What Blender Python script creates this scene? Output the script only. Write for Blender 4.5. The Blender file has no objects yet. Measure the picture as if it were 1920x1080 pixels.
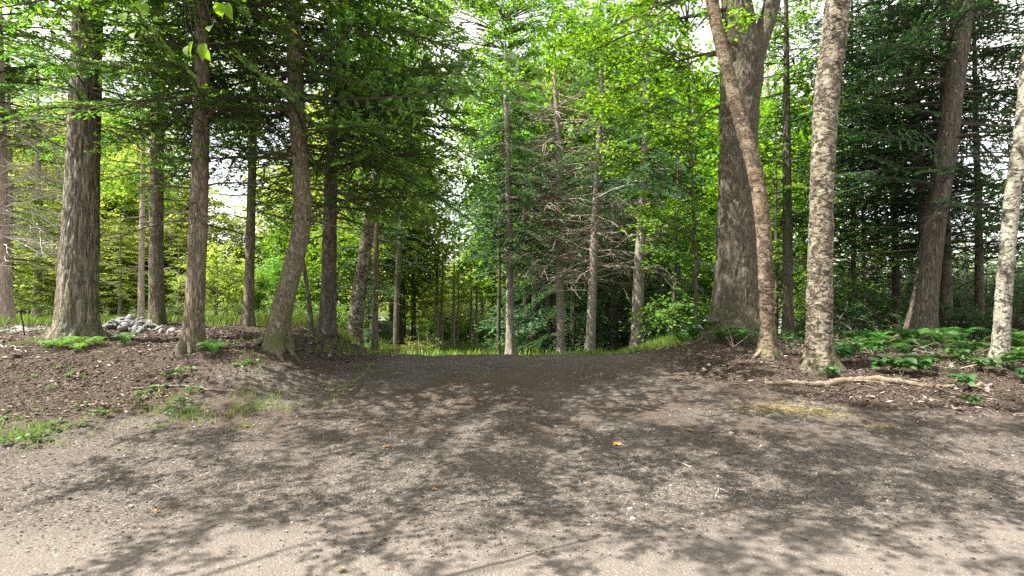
import bpy, math, random
import numpy as np

SC = bpy.context.scene
COL = SC.collection
PI = math.pi
FPX = 1067.0            # focal length in photo pixels (1920 wide)
EYE = 1.6

# ------------------------------------------------------------------ helpers
def hsh(i, j, k, seed):
    h = (i.astype(np.int64) * 374761393 + j.astype(np.int64) * 668265263 + k.astype(np.int64) * 2246822519 + seed * 3266489917) & 0xFFFFFFFF
    h = ((h ^ (h >> 13)) * 1274126177) & 0xFFFFFFFF
    h = h ^ (h >> 16)
    return (h & 0xFFFF) / 65535.0

def vnoise(p, seed=0):
    p = np.asarray(p, float)
    i = np.floor(p); f = p - i; f = f * f * (3 - 2 * f)
    x, y, z = i[:, 0], i[:, 1], i[:, 2]
    fx, fy, fz = f[:, 0], f[:, 1], f[:, 2]
    def c(a, b, d): return hsh(x + a, y + b, z + d, seed)
    x00 = c(0,0,0)*(1-fx)+c(1,0,0)*fx; x10 = c(0,1,0)*(1-fx)+c(1,1,0)*fx
    x01 = c(0,0,1)*(1-fx)+c(1,0,1)*fx; x11 = c(0,1,1)*(1-fx)+c(1,1,1)*fx
    return (x00*(1-fy)+x10*fy)*(1-fz)+(x01*(1-fy)+x11*fy)*fz

def fbm(p, seed=0, octs=3):
    p = np.asarray(p, float); s = 0; a = .5; t = 0
    for o in range(octs):
        s = s + a * vnoise(p * 2 ** o, seed + o * 17); t += a; a *= .5
    return s / t

def n2(x, y, sc, seed=0, octs=3):
    x = np.asarray(x, float).ravel(); y = np.asarray(y, float).ravel()
    return fbm(np.stack([x * sc, y * sc, np.full(len(x), .37)], 1), seed, octs)

def sst(a, b, x):
    t = np.clip((np.asarray(x, float) - a) / (b - a), 0, 1)
    return t * t * (3 - 2 * t)

def unit(a):
    return a / np.maximum(np.linalg.norm(a, axis=-1, keepdims=True), 1e-9)

class G:
    """collects quads, later one mesh object"""
    def __init__(s): s.V = []; s.F = []; s.T = []; s.M = []; s.n = 0
    def add(s, V, F, tint=.5, mat=0):
        V = np.asarray(V, float); F = np.asarray(F, np.int64)
        if len(F) == 0: return
        s.V.append(V); s.F.append(F + s.n); s.n += len(V)
        s.T.append(np.broadcast_to(np.asarray(tint, float), (len(F),)))
        s.M.append(np.full(len(F), mat, np.int32))
    def tube(s, P, R, seg=5, tint=.5, mat=0, cap=True):
        P = np.asarray(P, float); R = np.asarray(R, float); n = len(P)
        d = unit(np.gradient(P, axis=0))
        ref = np.array([0, 0, 1.]) if abs(d[:, 2]).mean() < .8 else np.array([1., 0, 0])
        u = unit(np.cross(d, ref)); v = np.cross(d, u)
        a = np.arange(seg) / seg * 2 * PI
        V = P[:, None] + R[:, None, None] * (np.cos(a)[None, :, None] * u[:, None] + np.sin(a)[None, :, None] * v[:, None])
        V = V.reshape(-1, 3)
        i = np.arange(n - 1)[:, None] * seg; j = np.arange(seg)[None]; j2 = (j + 1) % seg
        F = np.stack([i + j, i + j2, i + seg + j2, i + seg + j], -1).reshape(-1, 4)
        if cap and seg == 4: F = np.vstack([F, [[0, 3, 2, 1]], [np.arange(4) + (n - 1) * 4]])
        s.add(V, F, tint, mat)
    def arrays(s):
        if not s.V: return None
        return np.vstack(s.V), np.vstack(s.F), np.concatenate(s.T), np.concatenate(s.M)
    def mesh(s, name, mats, smooth=False):
        V, F, T, M = s.arrays()
        me = bpy.data.meshes.new(name)
        me.vertices.add(len(V)); me.vertices.foreach_set('co', V.astype(np.float32).ravel())
        me.loops.add(len(F) * 4); me.loops.foreach_set('vertex_index', F.astype(np.int32).ravel())
        me.polygons.add(len(F)); me.polygons.foreach_set('loop_start', (np.arange(len(F)) * 4).astype(np.int32))
        if not isinstance(mats, (list, tuple)): mats = [mats]
        for m in mats: me.materials.append(m)
        if len(mats) > 1: me.polygons.foreach_set('material_index', M)
        me.polygons.foreach_set('use_smooth', np.full(len(F), smooth, bool))
        at = me.attributes.new('tint', 'FLOAT', 'FACE'); at.data.foreach_set('value', T.astype(np.float32))
        me.update(calc_edges=True)
        return me
    def build(s, name, mats, parent=None, smooth=False):
        if not s.V: return None
        o = bpy.data.objects.new(name, s.mesh(name, mats, smooth)); COL.objects.link(o)
        if parent is not None: o.parent = parent
        return o

def leaves(P, D, N, l, w):
    """rhombus leaf faces: base P, direction D, normal N"""
    P = np.asarray(P, float); n = len(P)
    D = unit(D); S = unit(np.cross(N, D))
    l = np.broadcast_to(np.asarray(l, float), (n,))[:, None]; w = np.broadcast_to(np.asarray(w, float), (n,))[:, None]
    m = P + D * l * .45
    V = np.stack([P, m + S * w / 2, P + D * l, m - S * w / 2], 1).reshape(-1, 3)
    return V, np.arange(n * 4).reshape(-1, 4)

def tag(o, label=None, cat=None, group=None, kind=None):
    if label: o['label'] = label
    if cat: o['category'] = cat
    if group: o['group'] = group
    if kind: o['kind'] = kind
    return o

def thing(name, label, cat, loc, rz=0, group=None, scale=1):
    o = bpy.data.objects.new(name, None); COL.objects.link(o)
    o.empty_display_size = .2
    o.location = loc; o.rotation_euler = (0, 0, rz); o.scale = (scale,) * 3 if np.isscalar(scale) else scale
    return tag(o, label, cat, group)

def dup(root, loc, rz, label=None, group=None, scale=1, tilt=(0, 0)):
    r = root.copy(); COL.objects.link(r); r.location = loc; r.rotation_euler = (tilt[0], tilt[1], rz)
    r.scale = (scale,) * 3 if np.isscalar(scale) else scale
    if label: r['label'] = label
    if group: r['group'] = group
    for ch in list(root.children):
        c = ch.copy(); COL.objects.link(c); c.parent = r
    return r

# ------------------------------------------------------------------ materials
def new_mat(name):
    m = bpy.data.materials.new(name); m.use_nodes = True
    nt = m.node_tree; nt.nodes.clear()
    return m, nt, nt.nodes, nt.links

def N(nt, t, **kw):
    n = nt.nodes.new(t)
    for k, v in kw.items():
        if k in ('inp',):
            for a, b in v.items(): n.inputs[a].default_value = b
        else: setattr(n, k, v)
    return n

def ramp(nt, stops, fac):
    r = nt.nodes.new('ShaderNodeValToRGB'); e = r.color_ramp.elements
    while len(e) > 1: e.remove(e[-1])
    e[0].position = stops[0][0]; e[0].color = (*stops[0][1], 1)
    for p, c in stops[1:]:
        x = e.new(p); x.color = (*c, 1)
    nt.links.new(fac, r.inputs[0]); return r.outputs[0]

def mix(nt, a, b, fac, mode='MIX'):
    n = nt.nodes.new('ShaderNodeMix'); n.data_type = 'RGBA'; n.blend_type = mode
    def put(s, v):
        if isinstance(v, tuple): s.default_value = (*v, 1)
        else: nt.links.new(v, s)
    put(n.inputs[6], a); put(n.inputs[7], b)
    if isinstance(fac, (int, float)): n.inputs[0].default_value = fac
    else: nt.links.new(fac, n.inputs[0])
    return n.outputs[2]

def math_(nt, op, a, b=None, c=None):
    n = nt.nodes.new('ShaderNodeMath'); n.operation = op
    for i, v in enumerate((a, b, c)):
        if v is None: continue
        if isinstance(v, (int, float)): n.inputs[i].default_value = v
        else: nt.links.new(v, n.inputs[i])
    return n.outputs[0]

def noise(nt, vec, scale, detail=4, rough=.55, dist=0):
    n = nt.nodes.new('ShaderNodeTexNoise'); n.inputs['Scale'].default_value = scale
    n.inputs['Detail'].default_value = detail; n.inputs['Roughness'].default_value = rough
    n.inputs['Distortion'].default_value = dist
    if vec is not None: nt.links.new(vec, n.inputs['Vector'])
    return n.outputs['Fac']

def mapped(nt, vec, sc):
    m = nt.nodes.new('ShaderNodeMapping'); m.inputs['Scale'].default_value = sc
    nt.links.new(vec, m.inputs[0]); return m.outputs[0]

def finish(nt, color, rough=.85, bump=None, bstr=.4, bdist=.02, spec=.25):
    b = nt.nodes.new('ShaderNodeBsdfPrincipled'); o = nt.nodes.new('ShaderNodeOutputMaterial')
    if isinstance(color, tuple): b.inputs['Base Color'].default_value = (*color, 1)
    else: nt.links.new(color, b.inputs['Base Color'])
    b.inputs['Roughness'].default_value = rough; b.inputs['Specular IOR Level'].default_value = spec
    if bump is not None:
        bn = nt.nodes.new('ShaderNodeBump'); bn.inputs['Strength'].default_value = bstr; bn.inputs['Distance'].default_value = bdist
        nt.links.new(bump, bn.inputs['Height']); nt.links.new(bn.outputs[0], b.inputs['Normal'])
    nt.links.new(b.outputs[0], o.inputs[0]); return b

def leaf_mat(name, stops, trans_col=(1.25, 1.5, .5), trans=.42, rough=.5, vary=.35):
    m, nt, nd, lk = new_mat(name)
    a = N(nt, 'ShaderNodeAttribute', attribute_name='tint')
    c = ramp(nt, stops, a.outputs['Fac'])
    oi = nd.new('ShaderNodeObjectInfo')
    hv = nd.new('ShaderNodeHueSaturation'); lk.new(c, hv.inputs['Color'])
    lk.new(math_(nt, 'MULTIPLY_ADD', oi.outputs['Random'], .03, .485), hv.inputs['Hue'])
    lk.new(math_(nt, 'MULTIPLY_ADD', oi.outputs['Random'], vary, 1 - vary / 2), hv.inputs['Value'])
    b = nd.new('ShaderNodeBsdfPrincipled'); lk.new(hv.outputs[0], b.inputs['Base Color'])
    b.inputs['Roughness'].default_value = rough; b.inputs['Specular IOR Level'].default_value = .3
    t = nd.new('ShaderNodeBsdfTranslucent')
    lk.new(mix(nt, hv.outputs[0], trans_col, 1.0, 'MULTIPLY'), t.inputs['Color'])
    ms = nd.new('ShaderNodeMixShader'); ms.inputs[0].default_value = trans
    lk.new(b.outputs[0], ms.inputs[1]); lk.new(t.outputs[0], ms.inputs[2])
    o = nd.new('ShaderNodeOutputMaterial'); lk.new(ms.outputs[0], o.inputs[0])
    return m

def bark_mat(name, dark, mid, light, freq=16, stretch=.16, lichen=(.2, .23, .16), lich=.35, moss=.0, bd=.03):
    m, nt, nd, lk = new_mat(name)
    tc = nd.new('ShaderNodeTexCoord'); ob = tc.outputs['Object']
    v = mapped(nt, ob, (1, 1, stretch))
    n1 = noise(nt, v, freq, 5, .6, .6)
    ridge = math_(nt, 'ABSOLUTE', math_(nt, 'MULTIPLY_ADD', n1, 2, -1))
    ridge = math_(nt, 'POWER', math_(nt, 'MULTIPLY', ridge, 2.2), .7)
    fine = noise(nt, mapped(nt, ob, (1, 1, .5)), 60, 4, .6)
    h = math_(nt, 'MULTIPLY_ADD', fine, .35, ridge)
    c = ramp(nt, [(.08, dark), (.38, mid), (.95, light)], math_(nt, 'MULTIPLY', h, .8))
    big = noise(nt, ob, 2.2, 3, .55)
    c = mix(nt, c, lichen, math_(nt, 'MULTIPLY', ramp(nt, [(.5, (0, 0, 0)), (.72, (1, 1, 1))], big), lich))
    if moss:
        sep = nd.new('ShaderNodeSeparateXYZ'); lk.new(ob, sep.inputs[0])
        low = math_(nt, 'SUBTRACT', 1.0, math_(nt, 'MULTIPLY', sep.outputs[2], .9)); lowc = nd.new('ShaderNodeClamp'); lk.new(low, lowc.inputs[0])
        k = math_(nt, 'MULTIPLY', math_(nt, 'MULTIPLY', lowc.outputs[0], ramp(nt, [(.4, (0, 0, 0)), (.6, (1, 1, 1))], noise(nt, ob, 5, 3))), moss)
        c = mix(nt, c, (.075, .1, .02), k)
    finish(nt, c, .9, h, .7, bd, .15)
    return m

def birch_mat(name, dark, base, pale, thr=.5, warm=(.42, .27, .16)):
    m, nt, nd, lk = new_mat(name)
    tc = nd.new('ShaderNodeTexCoord'); ob = tc.outputs['Object']
    sep = nd.new('ShaderNodeSeparateXYZ'); lk.new(ob, sep.inputs[0])
    big = noise(nt, mapped(nt, ob, (1, 1, .8)), 3.4, 6, .65, .5)
    c = ramp(nt, [(.32, base), (.47, pale), (.56, base), (.68, warm)], big)
    fl = noise(nt, mapped(nt, ob, (1, 1, 1.9)), 8.5, 8, .66, 1.5)
    c = mix(nt, c, tuple(min(1, v * 1.45) for v in pale), math_(nt, 'MULTIPLY', ramp(nt, [(.36, (1, 1, 1)), (.45, (0, 0, 0))], fl), .8))
    c = mix(nt, c, dark, math_(nt, 'MULTIPLY', ramp(nt, [(thr - .015, (0, 0, 0)), (thr + .03, (1, 1, 1))], fl), .95))
    cl = noise(nt, mapped(nt, ob, (1, 1, .7)), 5.5, 7, .75, 1.0)
    c = mix(nt, c, tuple(v * 1.6 for v in dark), math_(nt, 'MULTIPLY', ramp(nt, [(.53, (0, 0, 0)), (.575, (1, 1, 1))], cl), .9))
    fine = noise(nt, mapped(nt, ob, (1, 1, 4)), 42, 5, .7)
    c = mix(nt, c, (.4, .36, .31), math_(nt, 'MULTIPLY', ramp(nt, [(.36, (1, 1, 1)), (.56, (0, 0, 0))], fine), .7), 'MULTIPLY')
    lowc = nd.new('ShaderNodeClamp'); lk.new(math_(nt, 'MULTIPLY_ADD', sep.outputs[2], -2.2, 1.0), lowc.inputs[0])
    c = mix(nt, c, (.09, .1, .04), math_(nt, 'MULTIPLY', math_(nt, 'MULTIPLY', lowc.outputs[0], ramp(nt, [(.42, (0, 0, 0)), (.58, (1, 1, 1))], big)), .8))
    h = math_(nt, 'SUBTRACT', math_(nt, 'MULTIPLY_ADD', fine, .5, big), math_(nt, 'MULTIPLY', fl, 1.1))
    finish(nt, c, .8, h, .9, .025, .2)
    return m

def tint_mat(name, stops, rough=.85, nz=0, spec=.2):
    m, nt, nd, lk = new_mat(name)
    a = N(nt, 'ShaderNodeAttribute', attribute_name='tint')
    c = ramp(nt, stops, a.outputs['Fac'])
    if nz:
        tc = nd.new('ShaderNodeTexCoord')
        c = mix(nt, c, (.45, .43, .4), math_(nt, 'MULTIPLY', noise(nt, tc.outputs['Object'], nz, 4), .8), 'MULTIPLY')
        h = noise(nt, tc.outputs['Object'], nz * 1.3, 4)
        finish(nt, c, rough, h, .5, .02, spec)
    else: finish(nt, c, rough, spec=spec)
    return m

M = {}
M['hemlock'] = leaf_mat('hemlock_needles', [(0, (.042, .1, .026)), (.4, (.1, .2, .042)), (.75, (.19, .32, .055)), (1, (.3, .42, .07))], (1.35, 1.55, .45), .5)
M['hemlock_painted_shade'] = leaf_mat('shade_painted_hemlock_needles', [(0, (.025, .055, .026)), (.5, (.05, .105, .042)), (1, (.12, .2, .055))], (1.2, 1.5, .6), .36)  # hemlock needles darkened: shade of the right-hand wood put into the colour
M['spruce'] = leaf_mat('spruce_needles', [(0, (.03, .075, .038)), (.5, (.07, .15, .06)), (1, (.17, .27, .075))], (1.25, 1.5, .65), .42)  # lighter, yellower end paints sunlit tips onto the boughs
M['maple'] = leaf_mat('maple_leaves', [(0, (.055, .14, .014)), (.4, (.12, .24, .018)), (.75, (.21, .35, .022)), (1, (.34, .42, .03))], (1.5, 1.6, .4), .52)
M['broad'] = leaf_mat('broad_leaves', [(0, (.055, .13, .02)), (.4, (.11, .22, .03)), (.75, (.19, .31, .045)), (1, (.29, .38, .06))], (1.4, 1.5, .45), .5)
M['sunny'] = leaf_mat('sun_painted_leaves', [(0, (.13, .2, .04)), (.4, (.26, .34, .07)), (.75, (.38, .43, .11)), (1, (.5, .5, .18))], (1.25, 1.25, .55), .5)  # leaf colour lightened to stand in for full sunlight
M['under'] = leaf_mat('undergrowth_leaves', [(0, (.022, .062, .02)), (.5, (.045, .12, .035)), (1, (.12, .24, .05))], (1.2, 1.5, .6), .4)
M['fern'] = leaf_mat('fern_fronds', [(0, (.027, .072, .02)), (.5, (.058, .145, .03)), (1, (.15, .27, .045))], (1.2, 1.45, .5), .42, .5, .7)
M['fern_bright'] = leaf_mat('bright_fern_fronds', [(0, (.07, .16, .03)), (.5, (.13, .27, .04)), (1, (.25, .4, .06))], (1.2, 1.4, .5), .45)  # lighter green than the other ferns
M['grass'] = leaf_mat('grass_blades', [(0, (.06, .12, .02)), (.5, (.13, .22, .03)), (1, (.28, .3, .08))], (1.25, 1.35, .5), .4)
M['bark_hem'] = bark_mat('hemlock_bark', (.026, .022, .015), (.175, .152, .115), (.41, .37, .29), 21, .13, (.2, .22, .17), .4, .35, .035)
M['bark_red'] = bark_mat('reddish_hemlock_bark', (.028, .021, .015), (.145, .115, .083), (.33, .28, .21), 28, .16, (.17, .19, .14), .35, .2, .02)
M['bark_moss'] = bark_mat('mossy_bark', (.03, .024, .017), (.15, .124, .088), (.33, .285, .21), 24, .3, (.17, .19, .1), .6, .8, .03)
M['bark_maple'] = bark_mat('maple_bark', (.026, .022, .016), (.105, .09, .066), (.235, .205, .16), 30, .2, (.17, .17, .12), .3, .3, .025)
M['bark_dark'] = bark_mat('dark_bark', (.018, .015, .011), (.085, .071, .054), (.19, .16, .125), 18, .2, (.12, .13, .1), .3, 0, .02)
M['bark_grey'] = bark_mat('grey_bark', (.06, .048, .04), (.22, .185, .16), (.38, .33, .29), 20, .22, (.3, .28, .25), .4, 0, .015)
M['bark_pale'] = bark_mat('pale_pink_bark', (.17, .12, .1), (.42, .33, .29), (.6, .5, .45), 18, .2, (.5, .42, .38), .4, 0, .015)
M['birch'] = birch_mat('yellow_birch_bark', (.035, .026, .018), (.2, .172, .125), (.3, .265, .2), .51, (.21, .16, .105))
M['birch_tan'] = birch_mat('bronze_birch_bark', (.05, .036, .026), (.185, .138, .088), (.265, .208, .144), .52, (.24, .155, .09))
M['birch_white'] = birch_mat('white_birch_bark', (.035, .03, .025), (.27, .255, .195), (.36, .34, .27), .545, (.36, .32, .23))
M['twig'] = tint_mat('twig_bark', [(0, (.035, .028, .022)), (1, (.12, .1, .08))])
M['dead'] = tint_mat('dead_twigs', [(0, (.2, .16, .125)), (1, (.42, .35, .29))])
M['dead_pale'] = tint_mat('pale_dead_twigs', [(0, (.36, .31, .27)), (1, (.6, .54, .48))])
M['brown'] = leaf_mat('brown_needles', [(0, (.12, .08, .05)), (.5, (.22, .155, .1)), (1, (.33, .25, .15))], (1.1, 1, .8), .3)
M['floor_twig'] = tint_mat('floor_twigs', [(0, (.05, .038, .028)), (.7, (.16, .125, .1)), (1, (.34, .29, .24))])
M['litter'] = tint_mat('leaf_litter_mat', [(0, (.02, .014, .01)), (.35, (.07, .05, .037)), (.62, (.14, .105, .08)), (.85, (.29, .23, .185)), (1, (.48, .4, .33))], .8)
M['stone'] = tint_mat('gravel_stone', [(0, (.04, .037, .033)), (.5, (.12, .112, .102)), (.85, (.24, .225, .205)), (1, (.5, .48, .45))], .85)
M['rock'] = tint_mat('heap_stone', [(0, (.13, .13, .125)), (1, (.38, .38, .37))], .9, 9)
M['log'] = bark_mat('dead_log', (.06, .043, .028), (.2, .155, .108), (.36, .295, .22), 24, .9, (.3, .26, .18), .4, 0, .012)
M['straw'] = tint_mat('straw', [(0, (.13, .105, .045)), (.6, (.25, .205, .09)), (1, (.4, .34, .17))])
M['orange_leaf'] = tint_mat('orange_leaf', [(0, (.3, .11, .03)), (1, (.5, .25, .07))], .6)
M['green_leaf'] = leaf_mat('fresh_leaf', [(0, (.15, .28, .02)), (1, (.3, .42, .04))], (1.5, 1.5, .5), .45)
M['iron'] = tint_mat('dark_iron', [(0, (.02, .018, .017)), (1, (.04, .036, .033))], .6)

# ------------------------------------------------------------------ terrain
YL = [-40, 4.6, 5.6, 6.6, 8.0, 9.0, 13, 16, 20, 30, 45, 60, 92, 110, 200, 700]
ZL = [0, 0, .03, .22, .70, .75, .80, .55, .42, .15, -1.0, -3.6, -3.6, -1.5, 3, 10]
YC = [-40, 4.5, 7.0, 10, 11, 12, 16, 20, 30, 40, 48, 55, 92, 110, 200, 700]
ZC = [0, 0, .13, .41, .31, .06, -.35, -.8, -2.05, -2.78, -2.85, -3.6, -3.6, -1.5, 3, 10]
YR = [-40, 5.0, 6.5, 7.8, 8.5, 9.2, 12, 16, 20, 30, 36, 60, 92, 110, 200, 700]
ZR = [0, 0, .1, .25, .38, .46, .47, .1, -.45, -2.3, -3.3, -3.6, -3.6, -1.5, 3, 10]
def H(x, y):
    x = np.asarray(x, float); y = np.asarray(y, float)
    l, c, r = np.interp(y, YL, ZL), np.interp(y, YC, ZC), np.interp(y, YR, ZR)
    yy = np.clip(y - 11.5, 0, 14)
    lo, hi = -4.1 - .42 * yy, -2.35 - .25 * yy
    t = np.clip((x - lo) / (hi - lo), 0, 1); wl = 1 - t * t * (3 - 2 * t); wr = sst(2.75, 4.2, x)
    z = c * (1 - wl - wr) + l * wl + r * wr
    z = z + .27 * np.exp(-(((x - 4.1) / 1.25) ** 2 + ((y - 10.6) / 1.2) ** 2))
    for (u, yb, a, rd) in BASES:
        xb = (u - 960) / FPX * yb
        z = z + a * np.exp(-((x - xb) ** 2 + (y - yb) ** 2) / rd ** 2)
    z = z - .022 * sst(4.5, 6, y) * (1 - sst(30, 40, y)) * (np.exp(-((x + .85 + .06 * y) / .22) ** 2) + np.exp(-((x - .75 + .04 * y) / .22) ** 2))
    return z
BASES = [(142, 9, .08, .6), (360, 8, .06, .4), (514, 8.5, .07, .45), (613, 11, .07, .45), (295, 12, .06, .5), (465, 11.5, .05, .35), (1441, 9, .06, .35), (1536, 8.5, .07, .42), (1874, 8.5, .06, .4), (1722, 12, .08, .6)]
def Hn(x, y):
    x = np.asarray(x, float).ravel(); y = np.asarray(y, float).ravel()
    z = H(x, y)
    off = np.clip(np.maximum(sst(-1.2, -3, x) if False else 1 - sst(-3.2, -1.8, x), sst(2.2, 3.6, x)), 0, 1) * sst(5, 6.5, y)
    z = z + (n2(x, y, .9, 5) - .5) * (.05 + .14 * off) * sst(2.5, 6, y) + (n2(x, y, 5, 9) - .5) * (.018 + .05 * off)
    return z
def hz(x, y): return float(Hn([x], [y])[0])

# masks (real differences of the ground cover)
def dirt_mask(x, y):   # the smooth packed dirt of the road
    return 1 - sst(3.35, 4.1, np.asarray(y) + (n2(x, y, .7, 21).reshape(np.shape(y)) - .5) * .9 - .05 * np.asarray(x) * (np.asarray(x) > 0))
def litter_mask(x, y):
    x = np.asarray(x, float); y = np.asarray(y, float)
    n = (n2(x, y, .8, 31).reshape(np.shape(x)) - .5) * 1.6
    edge = np.interp(y, [5.2, 6.6, 8.2, 10, 12, 16], [-9, -4.2, -2.9, -2.2, -1.9, -2.2])
    left = 1 - sst(edge - .5, edge + .6, x + n * .7)
    edr = np.interp(y, [5.4, 6.4, 7.2, 8.5, 10, 12], [9.5, 6, 3.6, 2.6, 2.2, 2.0])
    right = sst(edr - .6, edr + .6, x + n * .7)
    return np.clip(left + right, 0, 1) * sst(4.8, 5.8, y)

def axis_pts(lo, hi, step, far_lo, far_hi, grow=1.12):
    c = list(np.arange(lo, hi + 1e-6, step)); s = step; a = [c[0]]
    while a[-1] > far_lo: s *= grow; a.append(a[-1] - s)
    s = step; b = [c[-1]]
    while b[-1] < far_hi: s *= grow; b.append(b[-1] + s)
    return np.array(a[:0:-1] + c + b[1:])
gx = axis_pts(-8.5, 8.5, .065, -420, 420); gy = axis_pts(2.4, 12.6, .065, -60, 650)
X, Y = np.meshgrid(gx, gy)
Z = Hn(X, Y).reshape(X.shape)
gm = np.clip(1 - np.abs(X) / 9, 0, 1)
nx, ny = len(gx), len(gy)
allV = np.stack([X, Y, Z], -1).reshape(-1, 3)
i = (np.arange(ny - 1)[:, None] * nx + np.arange(nx - 1)[None])
allF = np.stack([i, i + 1, i + nx + 1, i + nx], -1).reshape(-1, 4)
attr = {'brown': (sst(5.0, 6.6, Y) * (1 - .75 * sst(8.6, 9.6, Y))).ravel(), 'dirt': dirt_mask(X, Y).ravel(), 'litter': litter_mask(X, Y).ravel(),
        'green': np.clip((sst(13.5, 17, Y) * (.45 + .9 * n2(X, Y, .15, 77).reshape(X.shape))).ravel(), 0, 1),
        'pale': (sst(.4, 1, np.exp(-(((X + 9.6) / 1.9) ** 2 + ((Y - 11.2) / .8) ** 2)))).ravel()}  # 'pale': light gravel patch, with a sunlit spot painted into its colour

def ground_mat():
    m, nt, nd, lk = new_mat('forest_ground')
    tc = nd.new('ShaderNodeTexCoord'); ob = tc.outputs['Object']
    A = {k: N(nt, 'ShaderNodeAttribute', attribute_name=k).outputs['Fac'] for k in attr}
    f1 = noise(nt, ob, 9, 6, .65); f2 = noise(nt, ob, 70, 4, .7); f3 = noise(nt, ob, 1.3, 4, .6)
    vor = N(nt, 'ShaderNodeTexVoronoi', inp={'Scale': 55.0}); lk.new(ob, vor.inputs['Vector'])
    sepv = nd.new('ShaderNodeSeparateColor'); lk.new(vor.outputs['Color'], sepv.inputs[0])
    vor2 = N(nt, 'ShaderNodeTexVoronoi', inp={'Scale': 120.0}); lk.new(ob, vor2.inputs['Vector'])
    sepw = nd.new('ShaderNodeSeparateColor'); lk.new(vor2.outputs['Color'], sepw.inputs[0])
    gravel = ramp(nt, [(0, (.05, .043, .036)), (.4, (.11, .097, .083)), (.75, (.18, .16, .14)), (.93, (.29, .265, .24)), (1, (.46, .43, .39))], sepv.outputs[0])
    gravel = mix(nt, gravel, ramp(nt, [(0, (.06, .052, .044)), (.6, (.15, .134, .116)), (1, (.36, .33, .295))], sepw.outputs[1]), .5)
    brown = mix(nt, (.062, .046, .036), (.14, .109, .087), f2)
    gravel = mix(nt, gravel, brown, math_(nt, 'MULTIPLY', ramp(nt, [(.33, (0, 0, 0)), (.58, (1, 1, 1))], f3), math_(nt, 'MULTIPLY_ADD', A['brown'], .7, .25)))
    dirt = mix(nt, (.18, .157, .137), (.24, .213, .19), f1)
    dirt = mix(nt, dirt, (.5, .46, .42), math_(nt, 'MULTIPLY', ramp(nt, [(.93, (0, 0, 0)), (.95, (1, 1, 1))], sepw.outputs[2]), .45))
    litter = ramp(nt, [(.25, (.033, .025, .019)), (.5, (.085, .064, .05)), (.7, (.155, .122, .097)), (.85, (.26, .21, .17))], noise(nt, ob, 32, 5, .75))
    green = mix(nt, (.035, .07, .015), (.1, .15, .03), noise(nt, ob, 3, 4))
    c = mix(nt, gravel, dirt, A['dirt'])
    lf = math_(nt, 'ADD', A['litter'], math_(nt, 'MULTIPLY_ADD', f1, .8, -.4))
    lc = nd.new('ShaderNodeClamp'); lk.new(math_(nt, 'MULTIPLY', lf, A['litter']), lc.inputs[0])
    c = mix(nt, c, litter, lc.outputs[0])
    c = mix(nt, c, green, A['green'])
    c = mix(nt, c, (.5, .45, .4), A['pale'])
    hb = math_(nt, 'ADD', math_(nt, 'MULTIPLY', vor.outputs['Distance'], -.6), math_(nt, 'MULTIPLY_ADD', f2, .7, f1))
    c = mix(nt, c, (.7, .68, .655), 1.0, 'MULTIPLY')
    finish(nt, c, .92, hb, .65, .025, .15)
    return m
M['ground'] = ground_mat()
cx = allV[allF].mean(1)
is_road = cx[:, 1] < 4.35 + .25 * np.sin(cx[:, 0] * .9) - .02 * cx[:, 0]
lm = litter_mask(cx[:, 0], cx[:, 1])
is_drive = (~is_road) & (lm < .5) & (cx[:, 1] < 44) & (np.abs(cx[:, 0] + .1) < np.interp(cx[:, 1], [4, 6, 8, 10, 12, 44], [12, 9, 4, 2.3, 1.7, 1.6]))
for nm, sel in (('road', is_road), ('driveway', is_drive), ('ground', ~(is_road | is_drive))):
    F = allF[sel]; u, inv = np.unique(F, return_inverse=True)
    g = G(); g.add(allV[u], inv.reshape(-1, 4))
    o = g.build(nm, M['ground'], smooth=True)
    for k, v in attr.items():
        a = o.data.attributes.new(k, 'FLOAT', 'POINT'); a.data.foreach_set('value', v[u].astype(np.float32))
    tag(o, kind='structure')

# lake beyond
m, nt, nd, lk = new_mat('lake_water')
tc = nd.new('ShaderNodeTexCoord')
b = finish(nt, (.03, .05, .05), .08, noise(nt, tc.outputs['Object'], 2.5, 3), .12, .05, .5)
g = G(); g.add([[-200, 30, -3.05], [200, 30, -3.05], [200, 110, -3.05], [-200, 110, -3.05]], [[0, 1, 2, 3]])
tag(g.build('lake', m), kind='structure')

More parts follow.
